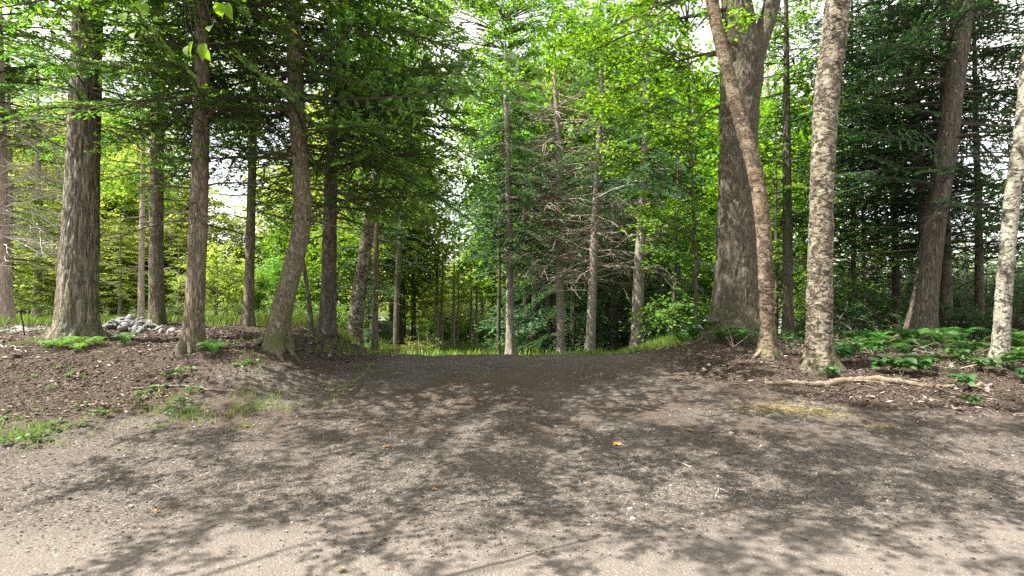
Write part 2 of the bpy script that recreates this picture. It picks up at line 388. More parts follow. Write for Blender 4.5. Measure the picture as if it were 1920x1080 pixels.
# ------------------------------------------------------------------ foliage templates
def spray(seed, L=2.0, Wd=.5, gap=.09, ls=.028, ll=.055, lw=.02, droop=.1, rise=.1, wood=True, flat=.35):
    """flat conifer branch along +X: leaf arrays and twig tubes"""
    r = np.random.default_rng(seed); P = []; D = []; Nn = []; T = []
    w = G()
    def main(t): x = t * L; return np.array([x, .05 * L * math.sin(t * 3 + seed), rise * x - droop * x * x])
    if wood:
        pts = np.array([main(t) for t in np.linspace(0, .97, 8)])
        w.tube(pts, np.linspace(.02, .004, 8), 4, .4)
    t = .1; side = 1
    while t < 1:
        l = Wd * L * .5 * (1 - t) ** .65 * min(1, (t + .12) / .3) * r.uniform(.65, 1.15) + .05
        a = side * math.radians(r.uniform(42, 68)); base = main(t)
        d = np.array([math.cos(a), math.sin(a), r.uniform(-.1, .12)])
        n = max(2, int(l / ls)); s = (np.arange(n) + r.uniform(.2, .8, n)) * ls
        pos = base + s[:, None] * d; pos[:, 2] -= .35 * s ** 2
        if wood and l > .18:
            k = np.linspace(0, l * .95, 3); tp = base + k[:, None] * d; tp[:, 2] -= .35 * k ** 2 + .003
            w.tube(tp, [.006, .004, .002], 3, .3)
        for sg in (-1, 1):
            b = a + sg * math.radians(42) + r.normal(0, .25, n)
            D.append(np.stack([np.cos(b), np.sin(b), r.normal(-.12, .2, n)], 1)); P.append(pos)
            Nn.append(np.stack([r.normal(0, flat, n), r.normal(0, flat, n), np.ones(n)], 1))
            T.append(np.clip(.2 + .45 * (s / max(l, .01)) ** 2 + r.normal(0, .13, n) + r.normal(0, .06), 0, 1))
        side = -side; t += gap / L * r.uniform(.6, 1.4)
    P, D, Nn, T = map(np.concatenate, (P, D, Nn, T))
    keep = r.random(len(P)) > .12
    P, D, Nn, T = P[keep], D[keep], Nn[keep], T[keep]
    V, F = leaves(P, D, Nn, ll * r.uniform(.7, 1.3, len(P)), lw * r.uniform(.8, 1.25, len(P)))
    return (V, F, T), (w.arrays() if wood else None)

def cluster(seed, n=40, R=.5, leaf=.09, flat=.4, wood=True, wid=.7):
    """leafy twig group of a broadleaf tree"""
    r = np.random.default_rng(seed)
    w = G(); P = []; D = []
    k = max(4, n // 7)
    for j in range(k):
        a = r.uniform(0, 2 * PI); e = r.normal(.05, flat * .8)
        d = np.array([math.cos(a), math.sin(a), e]); l = R * r.uniform(.5, 1.1)
        q = int(round(n / k)); s = l * (np.arange(q) + .7) / q
        pp = s[:, None] * d; pp[:, 2] += -.25 * s ** 2 / R
        P.append(pp + r.normal(0, .02, (q, 3)))
        b = a + np.where(np.arange(q) % 2, 1, -1) * r.uniform(.5, 1.2, q)
        D.append(np.stack([np.cos(b), np.sin(b), r.normal(-.25, .3, q)], 1))
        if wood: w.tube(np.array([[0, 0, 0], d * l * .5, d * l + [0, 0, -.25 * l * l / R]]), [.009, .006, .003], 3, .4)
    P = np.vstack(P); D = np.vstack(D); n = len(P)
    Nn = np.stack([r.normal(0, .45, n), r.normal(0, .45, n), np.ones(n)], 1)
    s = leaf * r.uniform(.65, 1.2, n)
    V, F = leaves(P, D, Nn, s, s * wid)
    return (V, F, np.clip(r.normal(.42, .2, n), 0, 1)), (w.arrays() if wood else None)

HEM = [spray(i, gap=.08 + .012 * (i % 3), ls=.027, ll=.066, lw=.027, flat=.6, Wd=.42 + .09 * (i % 4), droop=.05 + .05 * (i % 3), rise=.02 + .06 * (i % 4)) for i in range(10)]
HEM_MID = [spray(20 + i, gap=.12, ls=.047, ll=.105, lw=.046, flat=.6, Wd=.6) for i in range(5)]
HEM_FAR = [spray(40 + i, gap=.17, ls=.08, ll=.18, lw=.085, wood=False, flat=.6, Wd=.65) for i in range(4)]
SPR = [spray(60 + i, Wd=.5, gap=.1, ls=.045, ll=.1, lw=.04, droop=.12, rise=-.05, flat=.7) for i in range(5)]
MAP = [cluster(80 + i, 46, .55, .1, .22) for i in range(6)]
BRD = [cluster(100 + i, 44, .6, .13, .5) for i in range(6)]
BRD_FAR = [cluster(120 + i, 52, .85, .18, .5, False) for i in range(5)]
LOW = [cluster(140 + i, 34, .4, .08, .5) for i in range(5)]

def rotz(a): c, s = math.cos(a), math.sin(a); return np.array([[c, -s, 0], [s, c, 0], [0, 0, 1.]])
def roty(a): c, s = math.cos(a), math.sin(a); return np.array([[c, 0, s], [0, 1, 0], [-s, 0, c]])
def rotx(a): c, s = math.cos(a), math.sin(a); return np.array([[1, 0, 0], [0, c, -s], [0, s, c]])

def put(tpl, Rm, t, gl, gw, dt=0., mat=0):
    (V, F, T), w = tpl
    gl.add(V @ Rm.T + t, F, np.clip(T + dt, 0, 1), mat)
    if w is not None and gw is not None: gw.add(w[0] @ Rm.T + t, w[1], w[2])

def smooth_path(pts, n):
    pts = np.asarray(pts, float); k = len(pts)
    d = np.r_[0, np.cumsum(np.linalg.norm(np.diff(pts[:, :3], axis=0), axis=1))]
    m = np.gradient(pts, d, axis=0) if k > 2 else np.repeat(((pts[1] - pts[0]) / d[-1])[None], 2, 0)
    s = np.asarray(n, float) * d[-1] if not np.isscalar(n) else np.linspace(0, d[-1], n)
    j = np.clip(np.searchsorted(d, s, side='right') - 1, 0, k - 2)
    h = (d[j + 1] - d[j]); u = ((s - d[j]) / h)[:, None]; h = h[:, None]
    return (2*u**3-3*u**2+1)*pts[j] + (u**3-2*u**2+u)*h*m[j] + (-2*u**3+3*u**2)*pts[j+1] + (u**3-u**2)*h*m[j+1]

def trunk_mesh(g, path, seed, seg=56, fine=.06, hvis=7., amp=.016, flare=.5, fh=.28, stretch=4., freq=14., lump=.04):
    """path rows: x y z r (local). A closed bark surface with real furrows and a flared root collar."""
    path = np.asarray(path, float); top = path[-1, 2]
    z0 = path[0, 2]
    L = np.r_[0, np.cumsum(np.linalg.norm(np.diff(path[:, :3], axis=0), axis=1))]
    hv = min(hvis, L[-1])
    ss = np.r_[np.arange(0, hv, fine), np.linspace(hv, L[-1], max(2, int((L[-1] - hv) / .6) + 2))] / L[-1]
    C = smooth_path(path, ss)
    a = np.arange(seg) / seg * 2 * PI
    hh = np.maximum(C[:, 2:3] - max(z0, -.0), 0)
    r = np.maximum(C[:, 3:4], .01)
    rng = np.random.default_rng(seed); ph = rng.uniform(0, 6.28, 4)
    lob = .5 + .25 * np.sin(3 * a + ph[0]) + .2 * np.sin(5 * a + ph[1]) + .15 * np.sin(2 * a + ph[2])
    fl = 1 + flare * np.exp(-hh / fh) * np.maximum(lob, .1)[None] * 1.6
    q = np.stack([np.broadcast_to(np.cos(a)[None] * r * freq, fl.shape), np.broadcast_to(np.sin(a)[None] * r * freq, fl.shape), np.broadcast_to(C[:, 2:3] * freq / stretch, fl.shape)], -1).reshape(-1, 3)
    rd = .45 - np.abs(2 * fbm(q, seed, 2) - 1) * 2
    lm_ = fbm(q * np.array([.12, .12, .5]), seed + 5, 2) - .5
    rr = r * fl * (1 + lump * 2 * lm_.reshape(fl.shape)) + (amp * np.minimum(r / .25, 1)) * rd.reshape(fl.shape)
    V = np.stack([C[:, 0:1] + rr * np.cos(a), C[:, 1:2] + rr * np.sin(a), np.broadcast_to(C[:, 2:3], rr.shape)], -1).reshape(-1, 3)
    n = len(C); i = np.arange(n - 1)[:, None] * seg; j = np.arange(seg)[None]; j2 = (j + 1) % seg
    F = np.stack([i + j, i + j2, i + seg + j2, i + seg + j], -1).reshape(-1, 4)
    g.add(V, F)
    return C

def px(pxx, py, Yd): return (pxx - 960) / FPX * Yd, EYE - (py - 540) / FPX * Yd

def img_path(pts, Yd, top, base_xy=None):
    """photo polyline (px, py, width px) at distance Yd -> local path rows and world base"""
    bx, _ = px(pts[0][0], pts[0][1], Yd); bz = hz(bx, Yd)
    rows = []
    for k, (u, v, w) in enumerate(pts):
        x, z = px(u, v, Yd)
        if k == 0: z = bz - .12
        rows.append([x - bx, 0, z - bz, w / 2 / FPX * Yd / math.sqrt(1 + ((u - 960) / FPX) ** 2)])
    rows = np.array(rows)
    if top > rows[-1, 2] + .5:
        d = (rows[-1] - rows[-2]); lean = d[0] / max(d[2], .1)
        zt = top; za = rows[-1, 2]
        for f in (.4, 1.0):
            z = za + (zt - za) * f
            rows = np.vstack([rows, [rows[-1, 0] + lean * .6 * (z - rows[-1, 2]), 0, z, rows[-1, 3] * (.62 if f < 1 else .12)]])
    return (bx, Yd, bz), rows

def at(C, h):
    j = np.searchsorted(C[:, 2], h); j = min(max(j, 1), len(C) - 1)
    return C[j]

def dead_branch(g, base, az, pitch, l, r, rng, sub=6, tint=.5, curl=.15):
    """bare forked branch"""
    n = 6; p = [np.array(base, float)]; a, e = az, pitch
    for k in range(n):
        a += rng.normal(0, .12); e += rng.normal(-.02, .1) - curl * .1
        p.append(p[-1] + l / n * np.array([math.cos(a) * math.cos(e), math.sin(a) * math.cos(e), math.sin(e)]))
    p = np.array(p); g.tube(p, np.linspace(r, r * .25, n + 1), 4 if r > .008 else 3, tint)
    for k in range(sub):
        f = rng.uniform(.25, .95) * n; j = int(f); q = p[j] + (f - j) * (p[min(j + 1, n)] - p[j])
        dead_branch(g, q, az + rng.choice([-1, 1]) * rng.uniform(.4, 1.0), pitch + rng.normal(-.1, .25), l * rng.uniform(.2, .45), r * .4, rng, 2 if (sub > 4 and l > .5) else 0, tint)

def conifer(name, label, cat, pts, Yd, top, z0, seed, bark, leaf='hemlock', tpl=None, tpl_hi=None, nb=60, Lmax=2.6, azs=None, pitch=(-.2, .12),
            dead=0, dead_z=(.8, 3), dead_len=1.2, group=None, trunk_kw=None, deadmat='dead', zlow_len=1.0, hvis=None, dead_az=None, nv=None, roll=.42, dead_r=.014):
    loc, path = img_path(pts, Yd, top)
    rng = np.random.default_rng(seed)
    root = thing(name, label, cat, loc, group=group)
    hv = (EYE + .52 * Yd - loc[2]) if hvis is None else hvis
    gt = G(); C = trunk_mesh(gt, path, seed, hvis=hv + .3, **(trunk_kw or {})); gt.build('trunk', M[bark], root, True)
    gl, gw = G(), G(); H_ = path[-1, 2]
    if nv is None: nv = nb
    zv = min(hv + .8, H_ - .3); nh = int(nb * .9) if H_ > zv + 1 else 0
    for k in range(nv + nh):
        if k < nv: f = (k + rng.random()) / nv; h = z0 + (zv - z0) * f
        else: f = 1; h = zv + (H_ - .3 - zv) * ((k - nv + rng.random()) / nh) ** 1.15
        c = at(C, h)
        az = rng.uniform(-PI, PI) if azs is None or h > hv + 1 else azs(rng)
        L = (Lmax * (1 - h / (H_ + .5)) ** .6 * min(1, zlow_len + (h - z0) / 2.5) + .35) * rng.uniform(.65, 1.15)
        fr = h > hv + .6
        T = (tpl_hi or HEM_FAR) if fr else (tpl or HEM)
        s = L / 2
        Rm = rotz(az) @ roty(-rng.uniform(*pitch)) @ rotx(rng.normal(0, roll)) * s
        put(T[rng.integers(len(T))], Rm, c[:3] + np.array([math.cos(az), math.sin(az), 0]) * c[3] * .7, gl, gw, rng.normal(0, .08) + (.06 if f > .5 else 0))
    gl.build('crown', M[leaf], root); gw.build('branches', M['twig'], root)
    if dead:
        gd = G()
        for k in range(dead):
            h = rng.uniform(*dead_z); c = at(C, h); az = rng.uniform(-PI, PI) if dead_az is None else dead_az(rng)
            dead_branch(gd, c[:3] + np.array([math.cos(az), math.sin(az), 0]) * c[3] * .8, az, rng.uniform(-.25, .35), dead_len * rng.uniform(.5, 1.2), dead_r * min(1.3, dead_len), rng, 7, rng.uniform(.2, .9))
        gd.build('dead_branches', M[deadmat], root)
    return root

def crown_fill(rng, gl, gw, tpls, n, ctr, rad, trunkC, s=(.8, 1.4), mat=0, gate=.42, limbs=10, limb_r=.03, nseed=0, flat=1.0, hmin=None, tilt=.3, nsc=.75):
    """leaf clusters spread through an uneven crown with limbs reaching them"""
    ctr = np.array(ctr, float); rad = np.array(rad, float); pos = []; tries = 0
    while len(pos) < n and tries < n * 12:
        tries += 1
        u = rng.normal(0, 1, 3); u /= np.linalg.norm(u); p = u * rng.random() ** .45
        q = ctr + p * rad
        if hmin is not None and q[2] < (hmin(q) if callable(hmin) else hmin): continue
        if vnoise((q[None] * nsc + nseed), nseed)[0] < gate: continue
        pos.append(q)
    for k, q in enumerate(pos):
        Rm = rotz(rng.uniform(-PI, PI)) @ rotx(rng.normal(0, tilt)) @ roty(rng.normal(0, tilt)) * rng.uniform(*s)
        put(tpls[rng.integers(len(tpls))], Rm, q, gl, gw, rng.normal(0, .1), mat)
        if gw is not None and k < limbs:
            zb = max(min(q[2] - .25 * np.linalg.norm(q[:2] - ctr[:2]) - .6, trunkC[-1, 2]), trunkC[0, 2] + .6)
            c = at(trunkC, zb)[:3]
            mid = (c + q) / 2 + rng.normal(0, .12, 3) + [0, 0, .1 * np.linalg.norm(q - c)]
            P = smooth_path(np.array([c, mid, q]), 8)
            gw.tube(P, np.linspace(limb_r, .007, 8), 5, .5)

def add_roots(root, bark, r, n, sd, reach=.5):
    g0 = R0(sd); bx, by, bz = root.location
    for k in range(n):
        a = k / n * 2 * PI + g0.uniform(-.35, .35); P = []; l = reach * g0.uniform(.35, .8); w = g0.normal(0, .12)
        for t in np.linspace(0, 1, 9):
            d = r * .75 + l * t; aa = a + w * t * 2; x, y = math.cos(aa) * d, math.sin(aa) * d
            P.append([x, y, hz(bx + x, by + y) - bz + .1 * (1 - t) ** 2.2 + .012 - .03 * t, (.062 * (1 - t) ** 1.2 + .01) * min(1.2, r / .2)])
        P = np.array(P); g = G(); g.tube(P[:, :3], P[:, 3] * (1 + g0.normal(0, .08, 9)), 10); g.build('root', M[bark], root, True)
R0 = np.random.default_rng
SEEDN = [1000]
def seed():
    SEEDN[0] += 1; return SEEDN[0]
# ------------------------------------------------------------------ hero trees, left of the drive
R_ = np.random.default_rng
def az_side(r): return r.choice([r.normal(0, .6), r.normal(PI, .6), r.normal(PI / 2, .8)])
def az_any(r): return r.uniform(-PI, PI)
def az_front(c, s): return lambda r: r.normal(c, s)

conifer('hemlock_tree', 'thickest left hemlock with deeply furrowed grey bark and a flared mossy foot', 'tree',
        [(142, 640, 86), (147, 520, 78), (153, 380, 68), (159, 200, 62), (166, 0, 56)], 9, 19, 3.3, 11, 'bark_hem', nb=24, nv=46, Lmax=2.6,
        azs=lambda r: r.choice([r.normal(-1.2, .9), r.uniform(-PI, PI)]), trunk_kw=dict(seg=96, amp=.03, flare=.45, fh=.18, fine=.035, freq=24, stretch=5.5), zlow_len=.35, dead=5, dead_z=(1.8, 3.4), dead_len=.9, deadmat='twig')
conifer('hemlock_tree', 'straight hemlock with a reddish shaded side between the thick hemlock and the leaning one', 'tree',
        [(360, 655, 42), (366, 560, 38), (372, 400, 36), (377, 250, 32), (380, 0, 27)], 8, 17, 3.0, 12, 'bark_red', nb=46, nv=58, Lmax=3.0,
        trunk_kw=dict(seg=64, amp=.014, flare=.42, fh=.16, fine=.05, freq=22, stretch=4), zlow_len=.4, dead=14, dead_z=(1.6, 3.6), dead_len=1.2, deadmat='twig')
conifer('hemlock_tree', 'crooked hemlock leaning right from its mossy foot at the bank edge', 'tree',
        [(514, 655, 47), (524, 600, 42), (549, 500, 38), (566, 420, 35), (565, 330, 33), (556, 200, 31), (550, 0, 27)], 8.5, 17, 2.7, 13, 'bark_moss', nb=32, nv=66, Lmax=3.0,
        azs=lambda r: r.choice([r.normal(-.3, .8), r.normal(2.6, .7), r.uniform(-PI, PI)]), pitch=(-.28, .1),
        trunk_kw=dict(seg=64, amp=.018, flare=.5, fh=.2, fine=.05, freq=18, stretch=2.5), zlow_len=.5, dead=10, dead_z=(1.7, 3), dead_len=1.3, deadmat='twig')
conifer('hemlock_tree', 'dark upright hemlock just right of the leaning one with long drooping boughs', 'tree',
        [(613, 628, 33), (617, 500, 28), (621, 330, 26), (636, 150, 25), (650, 0, 23)], 11, 17, 2.3, 14, 'bark_dark', nb=20, nv=72, Lmax=3.4,
        azs=lambda r: r.choice([r.normal(-.35, .6), r.normal(-.6, .9), r.uniform(-PI, PI)]), pitch=(-.3, .08),
        trunk_kw=dict(seg=48, amp=.012, flare=.4), zlow_len=.65, dead=6, dead_z=(1.4, 2.6), dead_len=1.5, deadmat='twig')
conifer('hemlock_tree', 'slimmer straight hemlock behind the heap of pale stones', 'tree',
        [(295, 612, 32), (293, 500, 29), (294, 300, 27), (298, 100, 25), (300, 0, 24)], 12, 16, 2.9, 15, 'bark_moss', nb=22, nv=66, Lmax=2.6,
        azs=az_any, trunk_kw=dict(seg=48, amp=.012, flare=.25), zlow_len=.5, dead=6, dead_z=(2, 3.5), deadmat='twig')
conifer('hemlock_tree', 'slender hemlock with bare side twigs standing between two wider trunks on the left bank', 'tree',
        [(465, 622, 24), (467, 560, 20), (470, 420, 18), (474, 280, 15), (478, 100, 12)], 11.5, 12, 3.0, 16, 'bark_red', nb=24, nv=50, Lmax=2.0,
        trunk_kw=dict(seg=40, amp=.008, flare=.4), zlow_len=.4, dead=22, dead_z=(1.5, 4.2), dead_len=1.2, deadmat='twig')
# thin curved sapling
loc, path = img_path([(585, 632, 11), (581, 580, 9), (573, 520, 8), (560, 440, 6), (548, 380, 4)], 10.4, 0)
root = thing('sapling', 'thin dark sapling bowed left between the leaning hemlock and its upright neighbour', 'sapling', loc)
g = G(); C = trunk_mesh(g, path, 17, seg=16, amp=.004, flare=.4, fh=.1); g.build('trunk', M['bark_dark'], root, True)
gl, gw = G(), G(); crown_fill(R_(17), gl, gw, LOW, 10, [path[-1, 0], 0, path[-1, 2]], (.7, .7, .5), C, (.6, 1), limbs=5, limb_r=.01, gate=.2)
gl.build('crown', M['under'], root); gw.build('branches', M['twig'], root)
# sunlit leaning trunk
loc, path = img_path([(662, 618, 30), (672, 560, 27), (682, 490, 24), (697, 380, 20), (715, 250, 16)], 15.5, 10)
root = thing('birch_tree', 'sunlit peeling trunk leaning right behind the grassy bank', 'tree', loc)
g = G(); C = trunk_mesh(g, path, 18, seg=36, amp=.018, flare=.3, hvis=8); g.build('trunk', M['birch'], root, True)
gl, gw = G(), G(); crown_fill(R_(18), gl, gw, BRD, 70, [2.2, 0, 7.5], (2.2, 2, 2.6), C, (.7, 1.1), limbs=14, nseed=3, hmin=4)
gl.build('crown', M['broad'], root); gw.build('branches', M['twig'], root)
conifer('spruce_tree', 'thin brown trunk with grey needles beside the sunlit leaning trunk', 'tree',
        [(703, 640, 13), (704, 560, 11), (706, 450, 9), (708, 350, 7)], 16, 9, 1.6, 19, 'bark_red', leaf='spruce', tpl=SPR, nb=46, Lmax=1.7, trunk_kw=dict(seg=24, amp=.006), zlow_len=.6, dead=8, dead_z=(1, 2.5), dead_len=.7)
conifer('pine_tree', 'pale pink-barked sunlit pine at the far left with bare grey lower branches', 'tree',
        [(4, 600, 50), (2, 500, 40), (0, 400, 36), (-3, 250, 32), (-6, 100, 28)], 13.5, 17, 4.2, 20, 'bark_pale', nb=40, nv=80, Lmax=3.2, tpl=HEM_MID, trunk_kw=dict(seg=48, amp=.01, flare=.35),
        zlow_len=.4, dead=80, dead_r=.013, dead_z=(1.5, 5.2), dead_len=2.0, deadmat='dead_pale', dead_az=lambda r: r.normal(-.3, .7))
conifer('pine_tree', 'slim pale sunlit pine trunk rising behind the stone heap', 'tree',
        [(264, 606, 13), (265, 500, 12), (267, 380, 10), (268, 250, 8)], 20, 11, 3.9, 21, 'bark_pale', nb=40, Lmax=2.2, tpl=HEM_MID, leaf='sunny', trunk_kw=dict(seg=24, amp=.006), zlow_len=.4,
        dead=14, dead_z=(1.6, 4), dead_len=1.3)

# ------------------------------------------------------------------ hero trees, right of the drive
def add_tube_limb(g, rows, segs=14, n=14):
    P = smooth_path(np.array(rows, float), n); g.tube(P[:, :3], P[:, 3], segs)
loc, path = img_path([(1380, 630, 98), (1379, 560, 85), (1380, 450, 76), (1383, 330, 72), (1386, 200, 74), (1392, 110, 80), (1385, 40, 62), (1376, -40, 50)], 10.5, 17)
root = thing('maple_tree', 'massive old maple with ridged grey bark forking near the top of the photo', 'tree', loc)
g = G(); C = trunk_mesh(g, path, 31, seg=96, amp=.026, flare=.3, fh=.3, fine=.035, freq=26, stretch=4, lump=.06, hvis=7.5)
def loc_px(u, v, Yd, l): x, z = px(u, v, Yd); return [x - l[0], Yd - l[1], z - l[2]]
gf = G()
fk = [loc_px(1402, 150, 10.5, loc) + [.2], loc_px(1425, 75, 10.5, loc) + [.17], loc_px(1444, 20, 10.5, loc) + [.15], loc_px(1458, -60, 10.5, loc) + [.13], loc_px(1500, -400, 10.5, loc) + [.05]]
add_tube_limb(gf, fk, 32, 30)
o = g.build('trunk', M['bark_maple'], root, True); gf.build('fork_limb', M['bark_maple'], root, True)
gl, gw = G(), G(); rr = R_(31)
crown_fill(rr, gl, gw, MAP, 80, [-.3, -.2, 9.8], (4.2, 3.6, 3.6), C, (.9, 1.5), limbs=22, limb_r=.05, nseed=5, hmin=6.6, tilt=.2)
# low boughs that hang in front of the drive side
for (u, v, Yd, k) in [(1390, 10, 9.6, 3), (1300, 60, 10.2, 5), (1210, 40, 10.5, 6), (1250, 150, 10.4, 6), (1130, 60, 11, 6), (1290, 250, 10.6, 3), (1170, 170, 11.2, 6), (1080, 110, 11.5, 5)]:
    q0 = np.array(loc_px(u, v, Yd, loc)); c = at(C, min(q0[2] + .5, C[-1, 2]))[:3]
    gw.tube(smooth_path(np.array([c, (c + q0) / 2 + [0, 0, .2], q0]), 10), np.linspace(.04, .008, 10), 5, .4)
    for j in range(k):
        q = q0 + rr.normal(0, 1, 3) * [.55, .5, .22]
        put(MAP[rr.integers(6)], rotz(rr.uniform(-3, 3)) @ rotx(rr.normal(0, .15)) * rr.uniform(.7, 1.1), q, gl, gw, .12)
gl.build('crown', M['maple'], root); gw.build('branches', M['twig'], root)

def birch(label, pts, Yd, mat, sd, top=14, cr=None, name='birch_tree', kw=None):
    loc, path = img_path(pts, Yd, top)
    root = thing(name, label, 'tree', loc)
    g = G(); C = trunk_mesh(g, path, sd, seg=56, **{**dict(amp=.012, flare=.5, fh=.13, fine=.035, freq=11, stretch=.45, lump=.08), **(kw or {})}); g.build('trunk', M[mat], root, True)
    gl, gw = G(), G(); rng = R_(sd)
    crown_fill(rng, gl, gw, BRD, 36, [path[-2, 0], 0, top * .8], (2.2, 2.2, 2.4), C, (.8, 1.3), limbs=12, nseed=sd, hmin=7)
    gl.build('crown', M['broad'], root); gw.build('branches', M['twig'], root)
    return root
birch('bronze birch curving left across the front of the massive maple', [(1441, 684, 38), (1439, 620, 30), (1436, 540, 29), (1432, 440, 29), (1418, 330, 30), (1392, 235, 29), (1366, 140, 25), (1342, 40, 24), (1328, -60, 23)], 9, 'birch_tan', 32, kw=dict(lump=.05))
birch('thick yellow birch with dark peeling patches standing beside the fallen branch', [(1536, 696, 62), (1536, 650, 54), (1537, 540, 50), (1540, 400, 47), (1544, 280, 47), (1550, 180, 49), (1562, 80, 51), (1573, -20, 49)], 8.5, 'birch', 33)
birch('pale whitish birch with black scars leaning right at the right edge', [(1874, 694, 42), (1878, 620, 36), (1886, 500, 33), (1897, 380, 33), (1912, 280, 33), (1926, 150, 32)], 8.5, 'birch_white', 34)

conifer('hemlock_tree', 'dark rough-barked hemlock leaning right among the ferns', 'tree',
        [(1722, 648, 62), (1734, 560, 52), (1748, 450, 46), (1768, 320, 44), (1787, 170, 44), (1806, 0, 42)], 12, 18, 2.6, 35, 'bark_dark', nb=80, nv=95, Lmax=3.4, tpl=HEM, azs=az_side, leaf='hemlock_painted_shade',
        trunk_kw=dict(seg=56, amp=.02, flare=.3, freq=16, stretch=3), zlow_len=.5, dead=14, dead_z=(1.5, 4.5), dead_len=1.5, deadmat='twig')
conifer('hemlock_tree', 'thin dark hemlock crossing behind the leaning rough-barked one', 'tree',
        [(1752, 640, 26), (1742, 520, 24), (1726, 375, 22), (1716, 262, 21), (1703, 120, 20), (1694, 0, 18)], 13.2, 15, 2.2, 36, 'bark_dark', nb=60, nv=74, Lmax=3.0, tpl=HEM, azs=az_side, leaf='hemlock_painted_shade',
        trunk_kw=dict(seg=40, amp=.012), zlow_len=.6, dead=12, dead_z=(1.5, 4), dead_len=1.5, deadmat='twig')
conifer('hemlock_tree', 'straight dark trunk directly right of the leaning rough-barked hemlock', 'tree',
        [(1775, 640, 26), (1774, 520, 23), (1772, 400, 20), (1770, 250, 17)], 14, 13, 2.0, 37, 'bark_dark', nb=60, nv=74, Lmax=2.9, tpl=HEM, azs=az_side, leaf='hemlock_painted_shade',
        trunk_kw=dict(seg=40, amp=.012), zlow_len=.6, dead=8, dead_z=(1.2, 3), deadmat='twig')
conifer('hemlock_tree', 'dark trunk seen in the gap between the two birches', 'tree',
        [(1478, 640, 24), (1477, 540, 20), (1476, 400, 18), (1475, 250, 15)], 14, 12, 2.6, 38, 'bark_dark', nb=56, Lmax=2.4, tpl=HEM_MID,
        trunk_kw=dict(seg=36, amp=.01), zlow_len=.4, dead=6, dead_z=(1.2, 2.6), deadmat='twig')
for (pts, Yd, lab, sd) in [
        ([(1603, 640, 13), (1601, 540, 11), (1600, 420, 9), (1599, 300, 7)], 15, 'slim dark hemlock just right of the thick yellow birch', 39),
        ([(1682, 636, 18), (1680, 540, 16), (1677, 400, 14), (1672, 250, 11)], 16, 'shaded hemlock seen just left of the leaning rough-barked one', 40),
        ([(1838, 636, 20), (1836, 520, 18), (1834, 380, 15), (1830, 250, 12)], 15, 'shaded hemlock seen just left of the whitish birch', 41),
        ([(1640, 630, 11), (1641, 500, 9), (1643, 350, 7)], 19, 'thinnest far hemlock in the shade between birch and leaning trunk', 42)]:
    conifer('hemlock_tree', lab, 'tree', pts, Yd, 12, 1.5, sd, 'bark_dark', nb=50, nv=60, Lmax=2.9, tpl=HEM_MID, tpl_hi=HEM_FAR, azs=az_side, leaf='hemlock_painted_shade', trunk_kw=dict(seg=28, amp=.008), zlow_len=.6, dead=8, dead_z=(1, 3), deadmat='twig')

# conifers at the far end of the drive
conifer('spruce_tree', 'tallest spruce at the right end of the drive crest with blue-green boughs', 'tree',
        [(957, 670, 17), (956, 560, 15), (955, 420, 13), (952, 280, 11), (948, 150, 8)], 19, 10.5, 3.0, 51, 'bark_grey', leaf='spruce', tpl=SPR, tpl_hi=SPR, nb=60, nv=150, Lmax=2.6, pitch=(-.35, .05), trunk_kw=dict(seg=32, amp=.008), zlow_len=.5, dead=10, dead_z=(2.5, 5), dead_len=1)
conifer('spruce_tree', 'half-dead spruce with a fan of bare grey twigs right of the drive', 'tree',
        [(1052, 658, 16), (1050, 540, 14), (1048, 380, 12), (1046, 240, 9), (1040, 150, 6)], 19, 10, 3.4, 52, 'bark_grey', leaf='brown', tpl=SPR, tpl_hi=SPR, nb=20, nv=46, Lmax=1.9, pitch=(-.4, 0), trunk_kw=dict(seg=32, amp=.008), zlow_len=.5, dead=150, dead_r=.014, dead_z=(2.4, 9.3), dead_len=2.1, hvis=10)
conifer('spruce_tree', 'brown spruce trunk tilting slightly right with dead lower twigs', 'tree',
        [(1106, 655, 19), (1110, 560, 17), (1115, 430, 15), (1122, 300, 13), (1128, 150, 10)], 18, 11, 4.6, 53, 'bark_grey', leaf='spruce', tpl=SPR, tpl_hi=SPR, nb=50, nv=110, Lmax=2.2, pitch=(-.35, .05), trunk_kw=dict(seg=32, amp=.009), zlow_len=.4, dead=70, dead_r=.014, dead_z=(2.0, 6.5), dead_len=1.6)
conifer('spruce_tree', 'rough grey trunk rising behind the bright grass left of the old maple', 'tree',
        [(1194, 650, 23), (1197, 540, 21), (1203, 420, 18), (1208, 300, 15), (1212, 150, 11)], 17, 11, 4.2, 54, 'bark_grey', leaf='spruce', tpl=SPR, tpl_hi=SPR, nb=50, nv=90, Lmax=2.2, pitch=(-.3, .05), trunk_kw=dict(seg=32, amp=.012), zlow_len=.4, dead=30, dead_z=(2.2, 6), dead_len=1.3)
darks = [(1030, 23), (1075, 22), (1150, 21.5), (1003, 25), (1238, 20), (1170, 24), (1110, 26), (1270, 23)]
pr = None
for k, (u, Yd) in enumerate(darks):
    if pr is None:
        pr = conifer('spruce_tree', 'dark young spruce in the shady stand behind the grey dead-twigged trunks', 'tree',
                     [(u, 655, 12), (u, 560, 11), (u, 450, 9), (u, 330, 6)], Yd, 9, .5, 55, 'bark_dark', leaf='spruce', tpl=SPR, tpl_hi=SPR, nb=110, Lmax=2.1, pitch=(-.3, .1), group='dark spruces filling the stand right of the drive', trunk_kw=dict(seg=24, amp=.006), zlow_len=.9, dead=6, dead_z=(.5, 2), deadmat='twig')
    else:
        bx = px(u, 540, Yd)[0]; dup(pr, (bx, Yd, hz(bx, Yd)), k * 1.7, scale=.8 + .1 * (k % 4), group='dark spruces filling the stand right of the drive')
